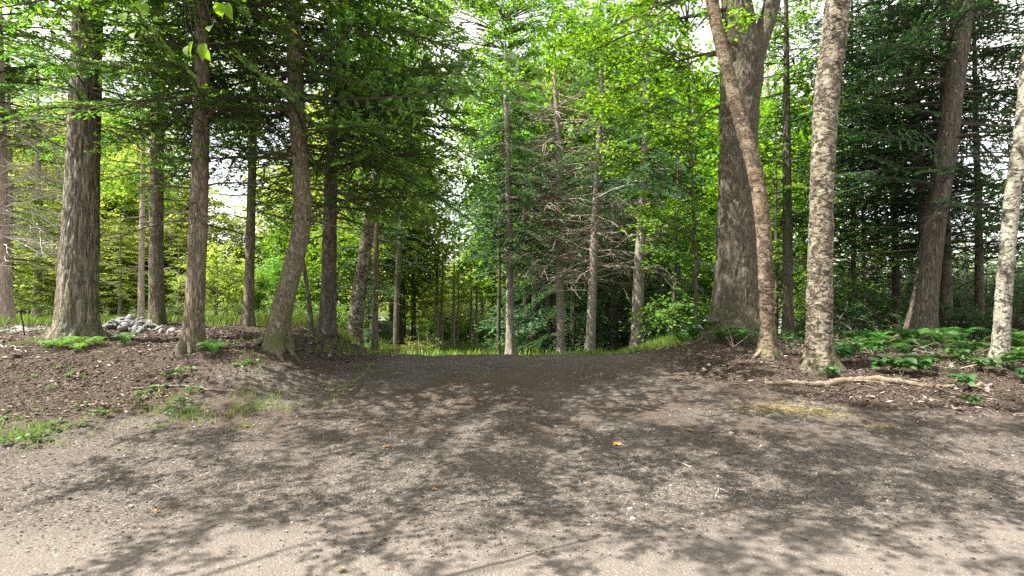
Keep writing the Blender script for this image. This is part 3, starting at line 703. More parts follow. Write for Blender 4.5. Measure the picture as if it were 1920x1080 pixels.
# pale far trunks beyond the crest
fars = [(818, 38, 9, 'brightest pale trunk standing beyond the crest of the drive'), (827, 41, 6, 'thin trunk touching the brightest pale trunk beyond the crest'),
        (849, 42, 6, 'pale slim trunk in the middle of the far clearing'), (858, 45, 4, 'thinnest trunk in the far clearing'),
        (882, 43, 5, 'left one of a close pair of trunks in the far clearing'), (892, 44, 5, 'right one of a close pair of trunks in the far clearing')]
for k, (u, Yd, w, lab) in enumerate(fars):
    conifer('pine_tree', lab, 'tree', [(u, 655, w), (u + 1, 600, w * .9), (u + 2, 540, w * .7)], Yd, 7.8 + (k % 3), 3.1, 60 + k, 'bark_pale' if k < 3 else 'bark_grey', leaf='sunny' if k < 3 else 'broad', tpl=HEM_MID, tpl_hi=HEM_FAR, nb=36, Lmax=2.2, trunk_kw=dict(seg=12, amp=.003), zlow_len=.5, dead=10, dead_z=(2, 4), dead_len=1.2)

# young maples with tiers of light leaves, right of centre
def young_maple(label, pts, Yd, top, blobs, sd, leaf='maple', bark='bark_dark', tpl=None, name='young_maple'):
    loc, path = img_path(pts, Yd, top)
    root = thing(name, label, 'tree', loc); rng = R_(sd)
    g = G(); C = trunk_mesh(g, path, sd, seg=20, amp=.003, flare=.3, fh=.1); g.build('trunk', M[bark], root, True)
    gl, gw = G(), G()
    for (u, v, wpx, hpx, n) in blobs:
        x, z = px(u, v, Yd)
        crown_fill(rng, gl, gw, tpl or MAP, n, [x - loc[0], rng.uniform(-.5, .5), z - loc[2]], (wpx / FPX * Yd, 1.1, hpx / FPX * Yd), C, (.7, 1.15), limbs=max(3, n // 4), limb_r=.018, nseed=sd + len(gl.V), gate=.33, tilt=.16)
    gl.build('crown', M[leaf], root); gw.build('branches', M['twig'], root)
    return root
young_maple('young maple with airy tiers of yellow-green leaves hanging right of the drive', [(1306, 640, 7), (1305, 560, 6), (1303, 450, 6), (1296, 300, 5)], 13.5, 8,
            [(1240, 20, 90, 50, 30), (1140, 60, 70, 50, 24), (1240, 100, 90, 60, 30), (1190, 200, 90, 50, 26), (1260, 270, 75, 60, 26), (1160, 300, 70, 40, 12), (1290, 420, 45, 60, 18), (1225, 390, 60, 40, 14), (1310, 180, 40, 80, 16)], 71)
young_maple('young maple with bright low leaves close behind the old maple on its left', [(1262, 640, 7), (1264, 560, 6), (1268, 450, 5)], 16, 6,
            [(1270, 480, 60, 55, 28), (1300, 570, 40, 40, 16), (1245, 590, 40, 30, 14), (1250, 400, 70, 40, 16)], 72, leaf='broad', tpl=BRD)
young_maple('bright sunlit young maple filling the gap between old maple and birches', [(1455, 640, 8), (1456, 540, 7), (1455, 420, 6)], 17, 9,
            [(1495, 30, 45, 60, 30), (1465, 150, 45, 90, 26), (1480, 330, 45, 90, 30), (1470, 500, 50, 70, 28), (1500, 590, 40, 35, 14), (1430, 580, 30, 40, 10)], 73)
young_maple('young maple with dim green leaves hanging behind the thick yellow birch on its right', [(1625, 640, 8), (1622, 540, 7), (1618, 420, 6)], 14.5, 8,
            [(1660, 110, 90, 70, 20), (1600, 220, 50, 60, 12), (1640, 480, 60, 50, 14), (1580, 560, 40, 40, 10)], 74, leaf='broad', tpl=BRD)
young_maple('tall broadleaf tree with yellow-green leaf masses above the middle of the drive', [(934, 668, 8), (936, 540, 7), (938, 400, 6), (944, 250, 6)], 22, 13,
            [(960, 50, 70, 80, 90), (985, 140, 40, 70, 46), (900, 10, 70, 45, 50), (1020, 10, 70, 45, 50), (1090, 40, 60, 60, 46), (880, 100, 30, 40, 14), (830, 40, 60, 60, 60), (860, 130, 45, 60, 40), (790, 110, 45, 70, 56), (770, 20, 70, 60, 60), (865, 190, 30, 50, 26), (930, 200, 35, 50, 26)], 75, name='broadleaf_tree')
young_maple('broadleaf tree with sun-bright leaves showing between the dark hemlock boughs and the sky gap', [(742, 640, 12), (745, 540, 11), (752, 420, 10), (765, 300, 8)], 22, 10,
            [(740, 290, 60, 70, 60), (790, 330, 40, 60, 40), (785, 240, 35, 50, 30), (700, 220, 60, 50, 30), (760, 180, 50, 50, 22), (720, 400, 70, 50, 34), (680, 330, 50, 60, 22)], 76, leaf='broad', tpl=BRD, name='broadleaf_tree')

# roadside maple whose trunk stands left of the frame; one bough hangs into the top left corner
loc = (-7.4, .3, hz(-7.4, .3)); root = thing('roadside_maple', 'roadside maple with large light-green leaves dangling into the top left corner', 'tree', loc)
path = np.array([[0, 0, -.15, .24], [.1, 0, 1.5, .2], [.1, .1, 4, .17], [.2, .1, 7, .12], [.3, .2, 11, .04]])
g = G(); C = trunk_mesh(g, path, 81, seg=40, amp=.012, fine=.1); g.build('trunk', M['bark_maple'], root, True)
gl, gw = G(), G(); rr = R_(81)
crown_fill(rr, gl, gw, MAP, 330, [5.6, 3.8, 6.0], (6.4, 3.2, 2.0), C, (.45, .9), limbs=4, limb_r=.012, nseed=9, hmin=lambda q: max(4.2, 2.5 + .53 * (q[1] + .3)), gate=.47, nsc=1.25)  # crown above the view, shaped to cast dappled shade on the ground
crown_fill(rr, gl, None, MAP, 330, [4.4, 4.0, 9.2], (7.2, 3.2, 2.0), C, (.6, 1.1), limbs=0, nseed=21, gate=.5, nsc=.9)  # unseen branchless upper tier, added only to shade the drive
def big_leaf(g, p, d, n, s, tint):
    """one folded toothed leaf"""
    d = d / np.linalg.norm(d); sd = np.cross(n, d); sd /= np.linalg.norm(sd); nn = np.cross(d, sd)
    t = np.array([0, .18, .4, .62, .82, 1]); w = np.array([.02, .3, .36, .27, .12, .0]) * s
    c = p + d * (t * s)[:, None] - nn * (t ** 2 * .18 * s)[:, None]
    Lf = c + sd * w[:, None] + nn * w[:, None] * .35; Rt = c - sd * w[:, None] + nn * w[:, None] * .35
    V = np.vstack([Lf, c, Rt]); F = []
    for k in range(5): F += [[k, k + 6, k + 7, k + 1], [k + 6, k + 12, k + 13, k + 7]]
    g.add(V, F, tint)
spr = [(232, 38, 3.0), (262, 15, 3.0), (285, 5, 3.0), (352, 100, 2.9), (375, 105, 2.9), (385, 95, 2.9), (405, 18, 3.0), (426, 20, 3.05), (398, 62, 3.1), (458, 0, 3.0), (252, 75, 3.1), (270, 20, 3.05), (362, 92, 2.85), (243, 8, 2.95), (210, -10, 3.0)]
base = np.array([.2, .1, 5.2]); hub = np.array(loc_px(325, -190, 3.0, loc))
gw.tube(smooth_path(np.array([base, (base + hub) / 2 + [0, 0, .35], hub]), 14), np.linspace(.04, .008, 14), 6, .5)
for (u, v, Yd) in spr:
    q = np.array(loc_px(u, v - 14, Yd, loc))
    gw.tube(np.array([hub, (hub + q) / 2 + [0, 0, .06], q]), [.0028, .0018, .0012], 3, .3)
    big_leaf(gl, q, np.array([rr.normal(.1, .6), rr.normal(-.2, .4), -.8]), np.array([rr.normal(0, .4), -1, .5]), rr.uniform(.06, .095), rr.uniform(.2, .7))
gl.build('crown', M['maple'], root); gw.build('branches', M['twig'], root)

# ------------------------------------------------------------------ backdrop trees (one built of each kind, then copied)
def broad_proto(name, label, Ht, R, z0, ncl, sd, leaf, tpl, loc, group, bark='bark_grey', cat='tree', gate=.36, s=(.9, 1.5), limbs=18):
    root = thing(name, label, cat, loc, group=group); rng = R_(sd)
    path = np.array([[0, 0, -.2, Ht * .016 + .02], [.05, 0, Ht * .3, Ht * .012 + .015], [0, .1, Ht * .65, Ht * .008 + .01], [0, 0, Ht * .95, .015]])
    g = G(); C = trunk_mesh(g, path, sd, seg=16, fine=.25, amp=.004); g.build('trunk', M[bark], root, True)
    gl, gw = G(), G()
    crown_fill(rng, gl, gw, tpl, ncl, [0, 0, (z0 + Ht) / 2], (R, R, (Ht - z0) / 2), C, s, limbs=limbs, limb_r=.04, nseed=sd, gate=gate)
    gl.build('crown', M[leaf], root)
    if gw.V: gw.build('branches', M['twig'], root)
    return root
BGI = [0]
def backdrop(spots, make, Ht, group, label):
    first = None; r = R_(len(spots) * 7 + int(Ht * 10))
    for (u, Yd, tp) in spots:
        x = px(u, 540, Yd)[0]; z = hz(x, Yd); want = EYE + (540 - tp) / FPX * Yd - z
        s = want / Ht; w = s * r.uniform(.95, 1.25) if s < 1 else s ** .6 * r.uniform(.9, 1.1)
        if first is None:
            first = make((x, Yd, z), group, label); first.scale = (w, w, s)
        else: dup(first, (x, Yd, z), r.uniform(0, 6.28), label, group, (w, w, s))
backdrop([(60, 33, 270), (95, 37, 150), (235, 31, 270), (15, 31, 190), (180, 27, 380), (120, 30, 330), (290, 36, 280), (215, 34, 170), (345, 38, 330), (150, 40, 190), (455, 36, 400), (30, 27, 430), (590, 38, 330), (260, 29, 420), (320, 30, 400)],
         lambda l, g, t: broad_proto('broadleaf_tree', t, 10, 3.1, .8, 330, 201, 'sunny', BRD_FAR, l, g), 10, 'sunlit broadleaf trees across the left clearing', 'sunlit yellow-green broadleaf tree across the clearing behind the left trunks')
backdrop([(530, 29, 470), (630, 27, 400), (485, 27, 500), (560, 34, 380)],
         lambda l, g, t: broad_proto('broadleaf_tree', t, 9, 3.0, .3, 230, 202, 'broad', BRD_FAR, l, g), 9, 'green broadleaf trees behind the leaning hemlock', 'mid-green leafy tree seen low between the leaning hemlock and the sunlit trunk')
backdrop([(405, 24, 455), (425, 26, 480)],
         lambda l, g, t: broad_proto('bushy_tree', t, 4, 1.8, .1, 130, 203, 'sunny', BRD_FAR, l, g, s=(.5, .9)), 4, 'yellowish bushy trees between the left trunks', 'yellowish bushy young tree right of the reddish straight hemlock')
backdrop([(700, 33, 200), (650, 42, 130), (775, 38, 330), (735, 46, 260), (755, 36, 220), (690, 38, 90), (610, 36, 180), (560, 40, 250)],
         lambda l, g, t: broad_proto('broadleaf_tree', t, 11, 2.9, 1.6, 260, 204, 'sunny', BRD_FAR, l, g, 'bark_dark'), 11, 'broadleaf trees left of the far gap', 'leafy tree on the left side of the gap where the drive ends')
backdrop([(790, 52, 480), (835, 62, 470), (870, 56, 450), (905, 50, 400), (760, 58, 440), (848, 75, 455), (810, 66, 470)],
         lambda l, g, t: broad_proto('broadleaf_tree', t, 10, 3.4, .3, 190, 205, 'sunny', BRD_FAR, l, g), 10, 'hazy bright trees closing the far end of the drive', 'far bright green tree under the sky gap beyond the drive')
backdrop([(960, 33, 60), (1010, 31, 40), (1080, 33, -20), (1120, 36, -80), (1150, 31, 60), (1230, 33, 40), (1300, 30, 120), (1190, 38, -20), (1040, 40, 60), (1350, 34, 60)],
         lambda l, g, t: broad_proto('broadleaf_tree', t, 13, 3.2, 1.0, 380, 206, 'broad', BRD_FAR, l, g), 13, 'broadleaf trees behind the spruce stand', 'tall leafy tree behind the spruce stand right of the drive')
backdrop([(1440, 27, 60), (1500, 30, 140), (1560, 26, 480), (1400, 24, 250)],
         lambda l, g, t: broad_proto('broadleaf_tree', t, 12, 3.0, .5, 240, 207, 'maple', BRD_FAR, l, g), 12, 'bright trees behind the birches', 'bright green leafy tree shining through behind the old maple and birches')
def conifer_proto(name, label, loc, group, Ht, sd, leaf, L, z0=.8, nb=90, bark='bark_dark', tpls=None, dead=6):
    root = thing(name, label, 'tree', loc, group=group); rng = R_(sd)
    path = np.array([[0, 0, -.2, Ht * .014 + .02], [.03, 0, Ht * .4, Ht * .01 + .01], [0, 0, Ht, .012]])
    g = G(); C = trunk_mesh(g, path, sd, seg=16, fine=.25, amp=.004); g.build('trunk', M[bark], root, True)
    gl, gw = G(), G(); T = tpls or HEM_MID
    for k in range(nb):
        f = (k + rng.random()) / nb; h = z0 + (Ht - z0 - .2) * f
        l = (L * (1 - f) ** .7 + .3) * rng.uniform(.6, 1.15); a = rng.uniform(-PI, PI)
        put(T[rng.integers(len(T))], rotz(a) @ roty(-rng.uniform(-.3, .12)) @ rotx(rng.normal(0, .2)) * (l / 2), at(C, h)[:3], gl, gw, rng.normal(0, .08))
    gl.build('crown', M[leaf], root); gw.build('branches', M['twig'], root)
    return root
backdrop([(1600, 25, 400), (1705, 27, 420), (1810, 24, 400), (1895, 25, 300), (1950, 19, 240), (1660, 19, 490), (1850, 18, 490)],
         lambda l, g, t: conifer_proto('hemlock_tree', t, l, g, 11, 211, 'hemlock_painted_shade', 2.6), 11, 'hemlocks deep in the shade on the right', 'shaded hemlock in the depth of the right-hand wood')
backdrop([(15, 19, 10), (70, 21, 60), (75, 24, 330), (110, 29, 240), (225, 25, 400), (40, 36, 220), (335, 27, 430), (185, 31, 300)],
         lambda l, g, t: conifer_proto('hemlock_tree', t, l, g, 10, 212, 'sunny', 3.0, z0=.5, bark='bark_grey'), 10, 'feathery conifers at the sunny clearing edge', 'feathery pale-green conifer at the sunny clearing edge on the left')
backdrop([(985, 29, 250), (690, 24, 500)],
         lambda l, g, t: conifer_proto('spruce_tree', t, l, g, 10, 213, 'spruce', 2.4, z0=.4), 10, 'blue-green conifers around the end of the drive', 'blue-green conifer beside the end of the drive')
backdrop([(1590, 13.5, 560), (1650, 14, 545), (1700, 13, 585), (1800, 13.2, 560), (1850, 12.5, 585), (1905, 12, 575), (1940, 13, 520), (1560, 16, 540), (1750, 16, 530), (1820, 17, 520), (1425, 15, 585), (1500, 15, 590), (1580, 19, 500), (1625, 20, 480), (1665, 18, 520), (1705, 21, 470), (1760, 19.5, 490), (1810, 20, 480), (1860, 18.5, 500), (1900, 20, 480), (1940, 17, 500), (1545, 20, 520), (1785, 23, 450), (1650, 23, 450), (1875, 23, 440)],
         lambda l, g, t: broad_proto('shrub', t, 1.5, .95, .08, 60, 221, 'under', LOW, l, g, 'bark_dark', 'shrub', .25, (.6, 1), 12), 1.5, 'undergrowth shrubs of the right-hand wood', 'leafy shrub in the shady undergrowth behind the ferns')
backdrop([(1020, 26, 590), (1065, 27, 575), (1095, 25, 600), (1135, 27, 570), (1175, 26, 590), (1215, 25, 575), (1240, 22, 600), (1000, 28, 600)],
         lambda l, g, t: broad_proto('shrub', t, 2.0, 1.1, .1, 60, 224, 'under', LOW, l, g, 'bark_dark', 'shrub', .2, (.8, 1.2), 10), 2.0, 'dark shrubs under the spruce stand', 'dark shrub low under the spruce stand right of the drive')
backdrop([(765, 50, 590), (785, 47, 605), (808, 49, 595), (838, 50, 600), (862, 48, 605), (880, 50, 590), (905, 47, 600), (925, 46, 590), (795, 54, 560), (850, 55, 570), (895, 55, 565), (740, 48, 580), (825, 53, 575), (872, 54, 580), (945, 47, 580)],
         lambda l, g, t: broad_proto('shrub', t, 3.0, 1.7, .1, 70, 225, 'broad', BRD, l, g, 'bark_dark', 'shrub', .2, (.8, 1.3), 10), 3.0, 'bushes closing the far clearing', 'far bush closing the clearing behind the pale trunks')
backdrop([(785, 22, 622), (770, 25, 630), (800, 27, 625), (735, 17, 632), (722, 15.5, 640)],
         lambda l, g, t: broad_proto('shrub', t, 1.4, .7, .1, 40, 222, 'sunny', LOW, l, g, 'bark_grey', 'shrub', .2, (.6, 1), 10), 1.4, 'sunlit shrubs at the left end of the drive', 'sunlit shrub at the left end of the drive crest')
backdrop([(215, 18, 590), (330, 19, 560), (400, 17, 590), (500, 17, 575), (560, 18, 560), (635, 19, 560), (110, 24, 560), (60, 26, 540), (450, 20, 560)],
         lambda l, g, t: broad_proto('shrub', t, 1.6, 1.0, .1, 52, 223, 'broad', LOW, l, g, 'bark_grey', 'shrub', .2, (.7, 1.1), 10), 1.6, 'shrubs along the left clearing', 'low leafy shrub along the clearing behind the left trunks')
# far shore wood, one mass
rng = R_(300); gl = G()
for k in range(210):
    Yd = rng.uniform(93, 135); x = rng.uniform(-1.15, 1.15) * Yd; z = float(H(x, Yd)); Ht = rng.uniform(6, 12) * (.75 if abs(x + 10) < 14 else 1.0)
    for j in range(34):
        t = rng.random(); rad = (1 - t) * 2.6 + .6 if k % 3 == 0 else 3.0 * math.sin(PI * (t * .85 + .1)) ** .5
        q = np.array([x, Yd, z + .4 + t * Ht]) + np.array([rng.normal(0, .5), rng.normal(0, .5), 0]) * rad
        put(BRD_FAR[rng.integers(5)], rotz(rng.uniform(-3, 3)) @ rotx(rng.normal(0, .4)) * rng.uniform(1.1, 1.8), q, gl, None, .15)  # raised tint paints light into the dense, backlit far wood
tag(gl.build('far_wood', M['sunny']), 'far wood reading as one green mass on the opposite lake shore', 'wood', kind='stuff')

# ------------------------------------------------------------------ forest floor
def region_pts(rng, n, x0, x1, y0, y1, prob):
    x = rng.uniform(x0, x1, n); y = y0 + (y1 - y0) * rng.random(n) ** 1.15
    k = (np.abs(x) < y * .98 + .6) & (rng.random(n) < prob(x, y))
    return x[k], y[k]
def flat_bits(rng, x, y, l, w, lift=.006, tilt=.35):
    n = len(x); z = Hn(x, y) + lift; a = rng.uniform(0, 2 * PI, n)
    D = np.stack([np.cos(a), np.sin(a), rng.normal(0, tilt * .6, n)], 1)
    Nn = np.stack([rng.normal(0, tilt, n), rng.normal(0, tilt, n), np.ones(n)], 1)
    return leaves(np.stack([x, y, z], 1), D, Nn, l, w)
rng = R_(400)
g = G()
x, y = region_pts(rng, 420000, -13, 13, 4.6, 14.5, lambda x, y: np.clip(litter_mask(x, y) * 1.0 * (y < 13) * (n2(x, y, 1.7, 55) + .25), 0, 1))
V, F = flat_bits(rng, x, y, rng.uniform(.016, .055, len(x)), rng.uniform(.009, .027, len(x)), .007, .4); g.add(V, F, np.clip(rng.beta(1.6, 2.6, len(x)), 0, 1))
x, y = region_pts(rng, 80000, -8, 9, 3.4, 11.5, lambda x, y: .1 + 1.5 * (.25 + .75 * sst(4.8, 6.4, y)) * sst(.42, .62, n2(x, y, 1.1, 56)))
V, F = flat_bits(rng, x, y, rng.uniform(.012, .04, len(x)), rng.uniform(.006, .018, len(x)), .004, .3); g.add(V, F, np.clip(rng.beta(1.5, 2.4, len(x)), 0, 1))
x, y = region_pts(rng, 26000, -13, 13, 4.8, 13, lambda x, y: np.clip(litter_mask(x, y), 0, 1) * sst(.4, .65, n2(x, y, 1.3, 59)))
V, F = flat_bits(rng, x, y, rng.uniform(.05, .1, len(x)), rng.uniform(.025, .055, len(x)), .014, .5); g.add(V, F, np.clip(rng.beta(3, 2.2, len(x)), 0, 1))
tag(g.build('leaf_litter', M['litter']), 'dry brown leaf litter over the banks and the drive', 'leaf litter', kind='stuff')
g = G()
x, y = region_pts(rng, 90000, -9, 10, 3.0, 10.5, lambda x, y: (1 - .85 * litter_mask(x, y)) * (.12 + .88 * sst(3.4, 4.3, y)) * np.clip(n2(x, y, 1.1, 57) * 1.5 - .15, .05, 1) * (1 - .35 * sst(6.5, 9, y)))
n = len(x); s = .0035 + .01 * rng.random(n) ** 3.2 + .018 * (rng.random(n) > .988) * rng.random(n)
c = np.array([[-1,-1,-1],[1,-1,-1],[1,1,-1],[-1,1,-1],[-1,-1,1],[1,-1,1],[1,1,1],[-1,1,1]]) * .75
Vp = c[None] * s[:, None, None] * rng.uniform(.55, 1.2, (n, 8, 3)); Vp[:, :, 2] *= .7
a = rng.uniform(0, 6.28, n); ca, sa = np.cos(a)[:, None], np.sin(a)[:, None]
Vp = np.stack([Vp[:, :, 0] * ca - Vp[:, :, 1] * sa, Vp[:, :, 0] * sa + Vp[:, :, 1] * ca, Vp[:, :, 2]], -1)
Vp += np.stack([x, y, Hn(x, y) + s * .25], 1)[:, None]
fq = np.array([[0,3,2,1],[4,5,6,7],[0,1,5,4],[1,2,6,5],[2,3,7,6],[3,0,4,7]])
F = (np.arange(n)[:, None, None] * 8 + fq[None]).reshape(-1, 4)
g.add(Vp.reshape(-1, 3), F, np.repeat(np.clip(rng.beta(2, 2.2, n), 0, 1), 6))
tag(g.build('gravel', M['stone']), 'loose grey gravel on the drive', 'gravel', kind='stuff')
# twigs
g = G()
x, y = region_pts(rng, 3200, -10, 11, 4.2, 12, lambda x, y: .15 + .8 * litter_mask(x, y))
zz = Hn(x, y)
for k in range(len(x)):
    a = rng.uniform(0, PI); l = rng.uniform(.04, .12) + .2 * rng.random() ** 4; d = np.array([math.cos(a), math.sin(a), rng.normal(0, .08)]) * l / 2
    p = np.array([x[k], y[k], zz[k] + .012]); q = p + np.array([rng.normal(0, .02), rng.normal(0, .02), .012])
    g.tube(np.array([p - d, q, p + d]), np.array([.8, 1, .5]) * rng.uniform(.0015, .0045), 4, rng.random())
tag(g.build('twig_litter', M['floor_twig']), 'small grey twigs strewn over the forest floor', 'twigs', kind='stuff')
# grass
def blades(g, rng, x, y, h, w, t):
    n = len(x); a = rng.uniform(0, 6.28, n)
    D = np.stack([np.cos(a) * .4, np.sin(a) * .4, np.ones(n)], 1) + rng.normal(0, .12, (n, 3))
    Nn = np.stack([np.cos(a + 1.57 * 0) , np.sin(a), -.4 * np.ones(n)], 1)
    V, F = leaves(np.stack([x, y, Hn(x, y) - .01], 1), D, Nn, h, w); g.add(V, F, t)
g = G()
def grass_patch(n, x0, x1, y0, y1, prob, h, w=.008, t=(.5, .2)):
    x, y = rng.uniform(x0, x1, n), rng.uniform(y0, y1, n); k = rng.random(n) < prob(x, y); x, y = x[k], y[k]
    blades(g, rng, x, y, rng.uniform(*h, len(x)), w * rng.uniform(.7, 1.3, len(x)), np.clip(rng.normal(*t, len(x)), 0, 1))
grass_patch(26000, .5, 5.2, 10.9, 17, lambda x, y: np.clip(n2(x, y, 2.0, 61) * 2.8 - .95, 0, 1) * sst(.6, 1.6, x), (.05, .24), .011, (.5, .18))
grass_patch(20000, -4.8, -1.3, 9.4, 16, lambda x, y: np.clip(n2(x, y, 2.2, 62) * 3.4 - 1.6 + .3 * sst(10.5, 12.5, y), 0, 1) * (x < -.1 * y - 1.15), (.03, .11), .008, (.5, .22))
grass_patch(9000, -6.5, -2.0, 11.5, 18, lambda x, y: np.clip(n2(x, y, 1.1, 68) * 2 - .5, 0, 1) * (x < -.2 * y - 1.0), (.1, .34), .012, (.7, .2))
grass_patch(16000, -24, -9, 14, 24, lambda x, y: n2(x, y, .5, 63), (.1, .3), .025, (.75, .2))
grass_patch(16000, -16, -4, 11.5, 20, lambda x, y: np.clip(n2(x, y, .7, 64) * 1.5 - .35, 0, 1), (.08, .3), .018, (.55, .2))
grass_patch(16000, -8, 4, 20, 46, lambda x, y: n2(x, y, .3, 65), (.12, .4), .04, (.55, .22))
def weedline(x, y): return np.exp(-((y - (6.0 + .42 * (x + 5.0))) / .42) ** 2)
grass_patch(22000, -6.6, -2.6, 5.2, 8, lambda x, y: weedline(x, y) * np.clip(n2(x, y, 2.2, 66) * 4 - 1.8, 0, 1), (.03, .12), .008, (.6, .2))
grass_patch(22000, -8.5, -2.2, 6.0, 9.3, lambda x, y: np.clip(n2(x, y, 1.4, 69) * 3.6 - 1.95, 0, 1), (.02, .09), .007, (.6, .2))
grass_patch(6000, 3, 14, 8, 14, lambda x, y: np.clip(n2(x, y, 1.2, 67) * 2.4 - 1.2, 0, 1), (.04, .16), .01, (.3, .15))
tag(g.build('grass', M['grass']), 'patches of bright grass along the drive edges and clearings', 'grass', kind='stuff')
# low leafy ground cover on the right bank and on the left weed edge
g = G()
def cover(n, x0, x1, y0, y1, prob, s, hh, t):
    x, y = rng.uniform(x0, x1, n), rng.uniform(y0, y1, n); k = (rng.random(n) < prob(x, y)) & (np.abs(x) < y); x, y = x[k], y[k]; n = len(x)
    a = rng.uniform(0, 6.28, n); P = np.stack([x, y, Hn(x, y) + rng.uniform(0, hh, n)], 1)
    D = np.stack([np.cos(a), np.sin(a), rng.normal(.1, .3, n)], 1); Nn = np.stack([rng.normal(0, .4, n), rng.normal(-.15, .4, n), np.ones(n)], 1)
    l = rng.uniform(*s, n); V, F = leaves(P, D, Nn, l, l * .7); g.add(V, F, np.clip(rng.normal(t, .2, n), 0, 1))
cover(9000, 4.6, 14, 7.9, 14, lambda x, y: np.clip(n2(x, y, 1.3, 71) * 3.4 - 1.6, 0, 1) * sst(7.9, 8.9, y), (.04, .1), .22, .45)
cover(1500, 5.5, 10, 6.3, 8.2, lambda x, y: np.clip(n2(x, y, 1.8, 72) * 3 - 1.9, 0, 1), (.03, .07), .06, .6)
cover(5000, -6.6, -2.6, 5.2, 8, lambda x, y: weedline(x, y) * np.clip(n2(x, y, 2.6, 75) * 4 - 1.9, 0, 1), (.02, .055), .08, .85)
cover(3000, -11, -2.2, 5.6, 9.5, lambda x, y: np.clip(n2(x, y, 1.5, 73) * 3.2 - 1.95, 0, 1), (.025, .06), .08, .7)
cover(2500, -12, -4, 9.5, 13, lambda x, y: np.clip(n2(x, y, 1.2, 74) * 3 - 1.6, 0, 1), (.03, .08), .14, .6)
tag(g.build('ground_cover', M['under']), 'low leafy ground cover on the shady banks', 'ground cover', kind='stuff')

# ------------------------------------------------------------------ ferns, weeds and seedlings
def fern_mesh(sd, nf=10, L=.6, arch=.55):
    r = R_(sd); g = G()
    for k in range(nf):
        a = k / nf * 2 * PI + r.uniform(-.3, .3); l = L * r.uniform(.7, 1.15); n = 22
        t = np.linspace(0, 1, n); rr = l * (.22 * t + .5 * t ** 1.8); zz = l * arch * (2.5 * t - 1.75 * t ** 2.2)
        P = np.stack([np.cos(a) * rr, np.sin(a) * rr, zz], 1); g.tube(P[::3], np.linspace(.004, .001, len(P[::3])), 3, .3)
        T = unit(np.gradient(P, axis=0)); S = np.array([-math.sin(a), math.cos(a), 0])
        pl = l * .3 * np.sin(PI * np.clip(t * .9 + .1, 0, 1)) ** .8 * (1 - .35 * t)
        for sg in (-1, 1):
            D = sg * S + .45 * T + np.array([0, 0, -.25]); Nn = np.cross(T, S) * -1.0; Nn = Nn * np.sign(Nn[:, 2:3] + 1e-6) + r.normal(0, .2, (n, 3))
            V, F = leaves(P[3:], D[3:], Nn[3:], pl[3:], .021 * l / .6); g.add(V, F, np.clip(.35 + .3 * t[3:] + r.normal(0, .12, n - 3), 0, 1))
    return g
fern_protos = []
def fern(u, Yd, s, label, group=None, dz=0):
    x = px(u, 540, Yd)[0]; loc = (x, Yd, hz(x, Yd) + dz); k = len(fern_protos)
    if k < 3:
        root = thing('fern', label, 'fern', loc, 0, group, s); fern_mesh(500 + k, 9 + 2 * k).build('fronds', M['fern'], root); fern_protos.append(root)
    else:
        root = dup(fern_protos[rng.integers(3)], loc, rng.uniform(0, 6.28), label, group, s)
        if not group and 'group' in root: del root['group']
    return root
A = 'green fern arching at the foot of the massive maple', 'ferns at the foot of the massive maple'
for u, Yd, s in [(1352, 9.9, .95), (1392, 9.75, .8), (1330, 10.6, 1), (1300, 10.9, .9), (1418, 10.2, .7), (1280, 11.6, .8)]: fern(u, Yd, s, *A)
B_ = 'green fern in the shade around the dark leaning hemlock', 'ferns around the dark leaning hemlock'
for u, Yd, s in [(1690, 10, .8), (1640, 11, 1.0), (1705, 11.3, 1.1), (1768, 10.8, 1.05), (1797, 11.2, 1.1), (1812, 10.2, .65), (1735, 10.4, .6), (1612, 10.3, .7), (1600, 11.5, .9)]: fern(u, Yd, s, *B_)
C_ = 'fern low between the thick yellow birch and the whitish birch', 'ferns between the two right-hand birches'
for u, Yd, s in [(1594, 9.1, .75), (1700, 9.2, .6), (1815, 9.3, .8)]: fern(u, Yd, s, *C_)
D_ = 'fern at the frame edge beyond the whitish birch', 'ferns beyond the whitish birch'
for u, Yd, s in [(1912, 9.5, 1.0), (1925, 8.9, .8), (1905, 10.5, 1.1)]: fern(u, Yd, s, *D_)
E_ = 'bright fern on the bank before the thickest left hemlock', 'bright ferns before the thickest left hemlock'
for k, (u, Yd, sc_) in enumerate([(128, 8.2, .5), (158, 8.35, .55), (110, 8.05, .4), (180, 8.55, .45), (90, 8.15, .4), (145, 8.0, .38)]):
    if k == 0:
        x = px(u, 540, Yd)[0]; bf = thing('fern', E_[0], 'fern', (x, Yd, hz(x, Yd)), .4, E_[1], sc_); fern_mesh(510, 9, .6, .45).build('fronds', M['fern_bright'], bf)
    else: x = px(u, 540, Yd)[0]; dup(bf, (x, Yd, hz(x, Yd)), k * 1.3, E_[0], E_[1], sc_)
fern(398, 7.75, .6, 'fern at the foot of the straight reddish hemlock')
fern(235, 8.7, .55, 'small fern just right of the thickest left hemlock')

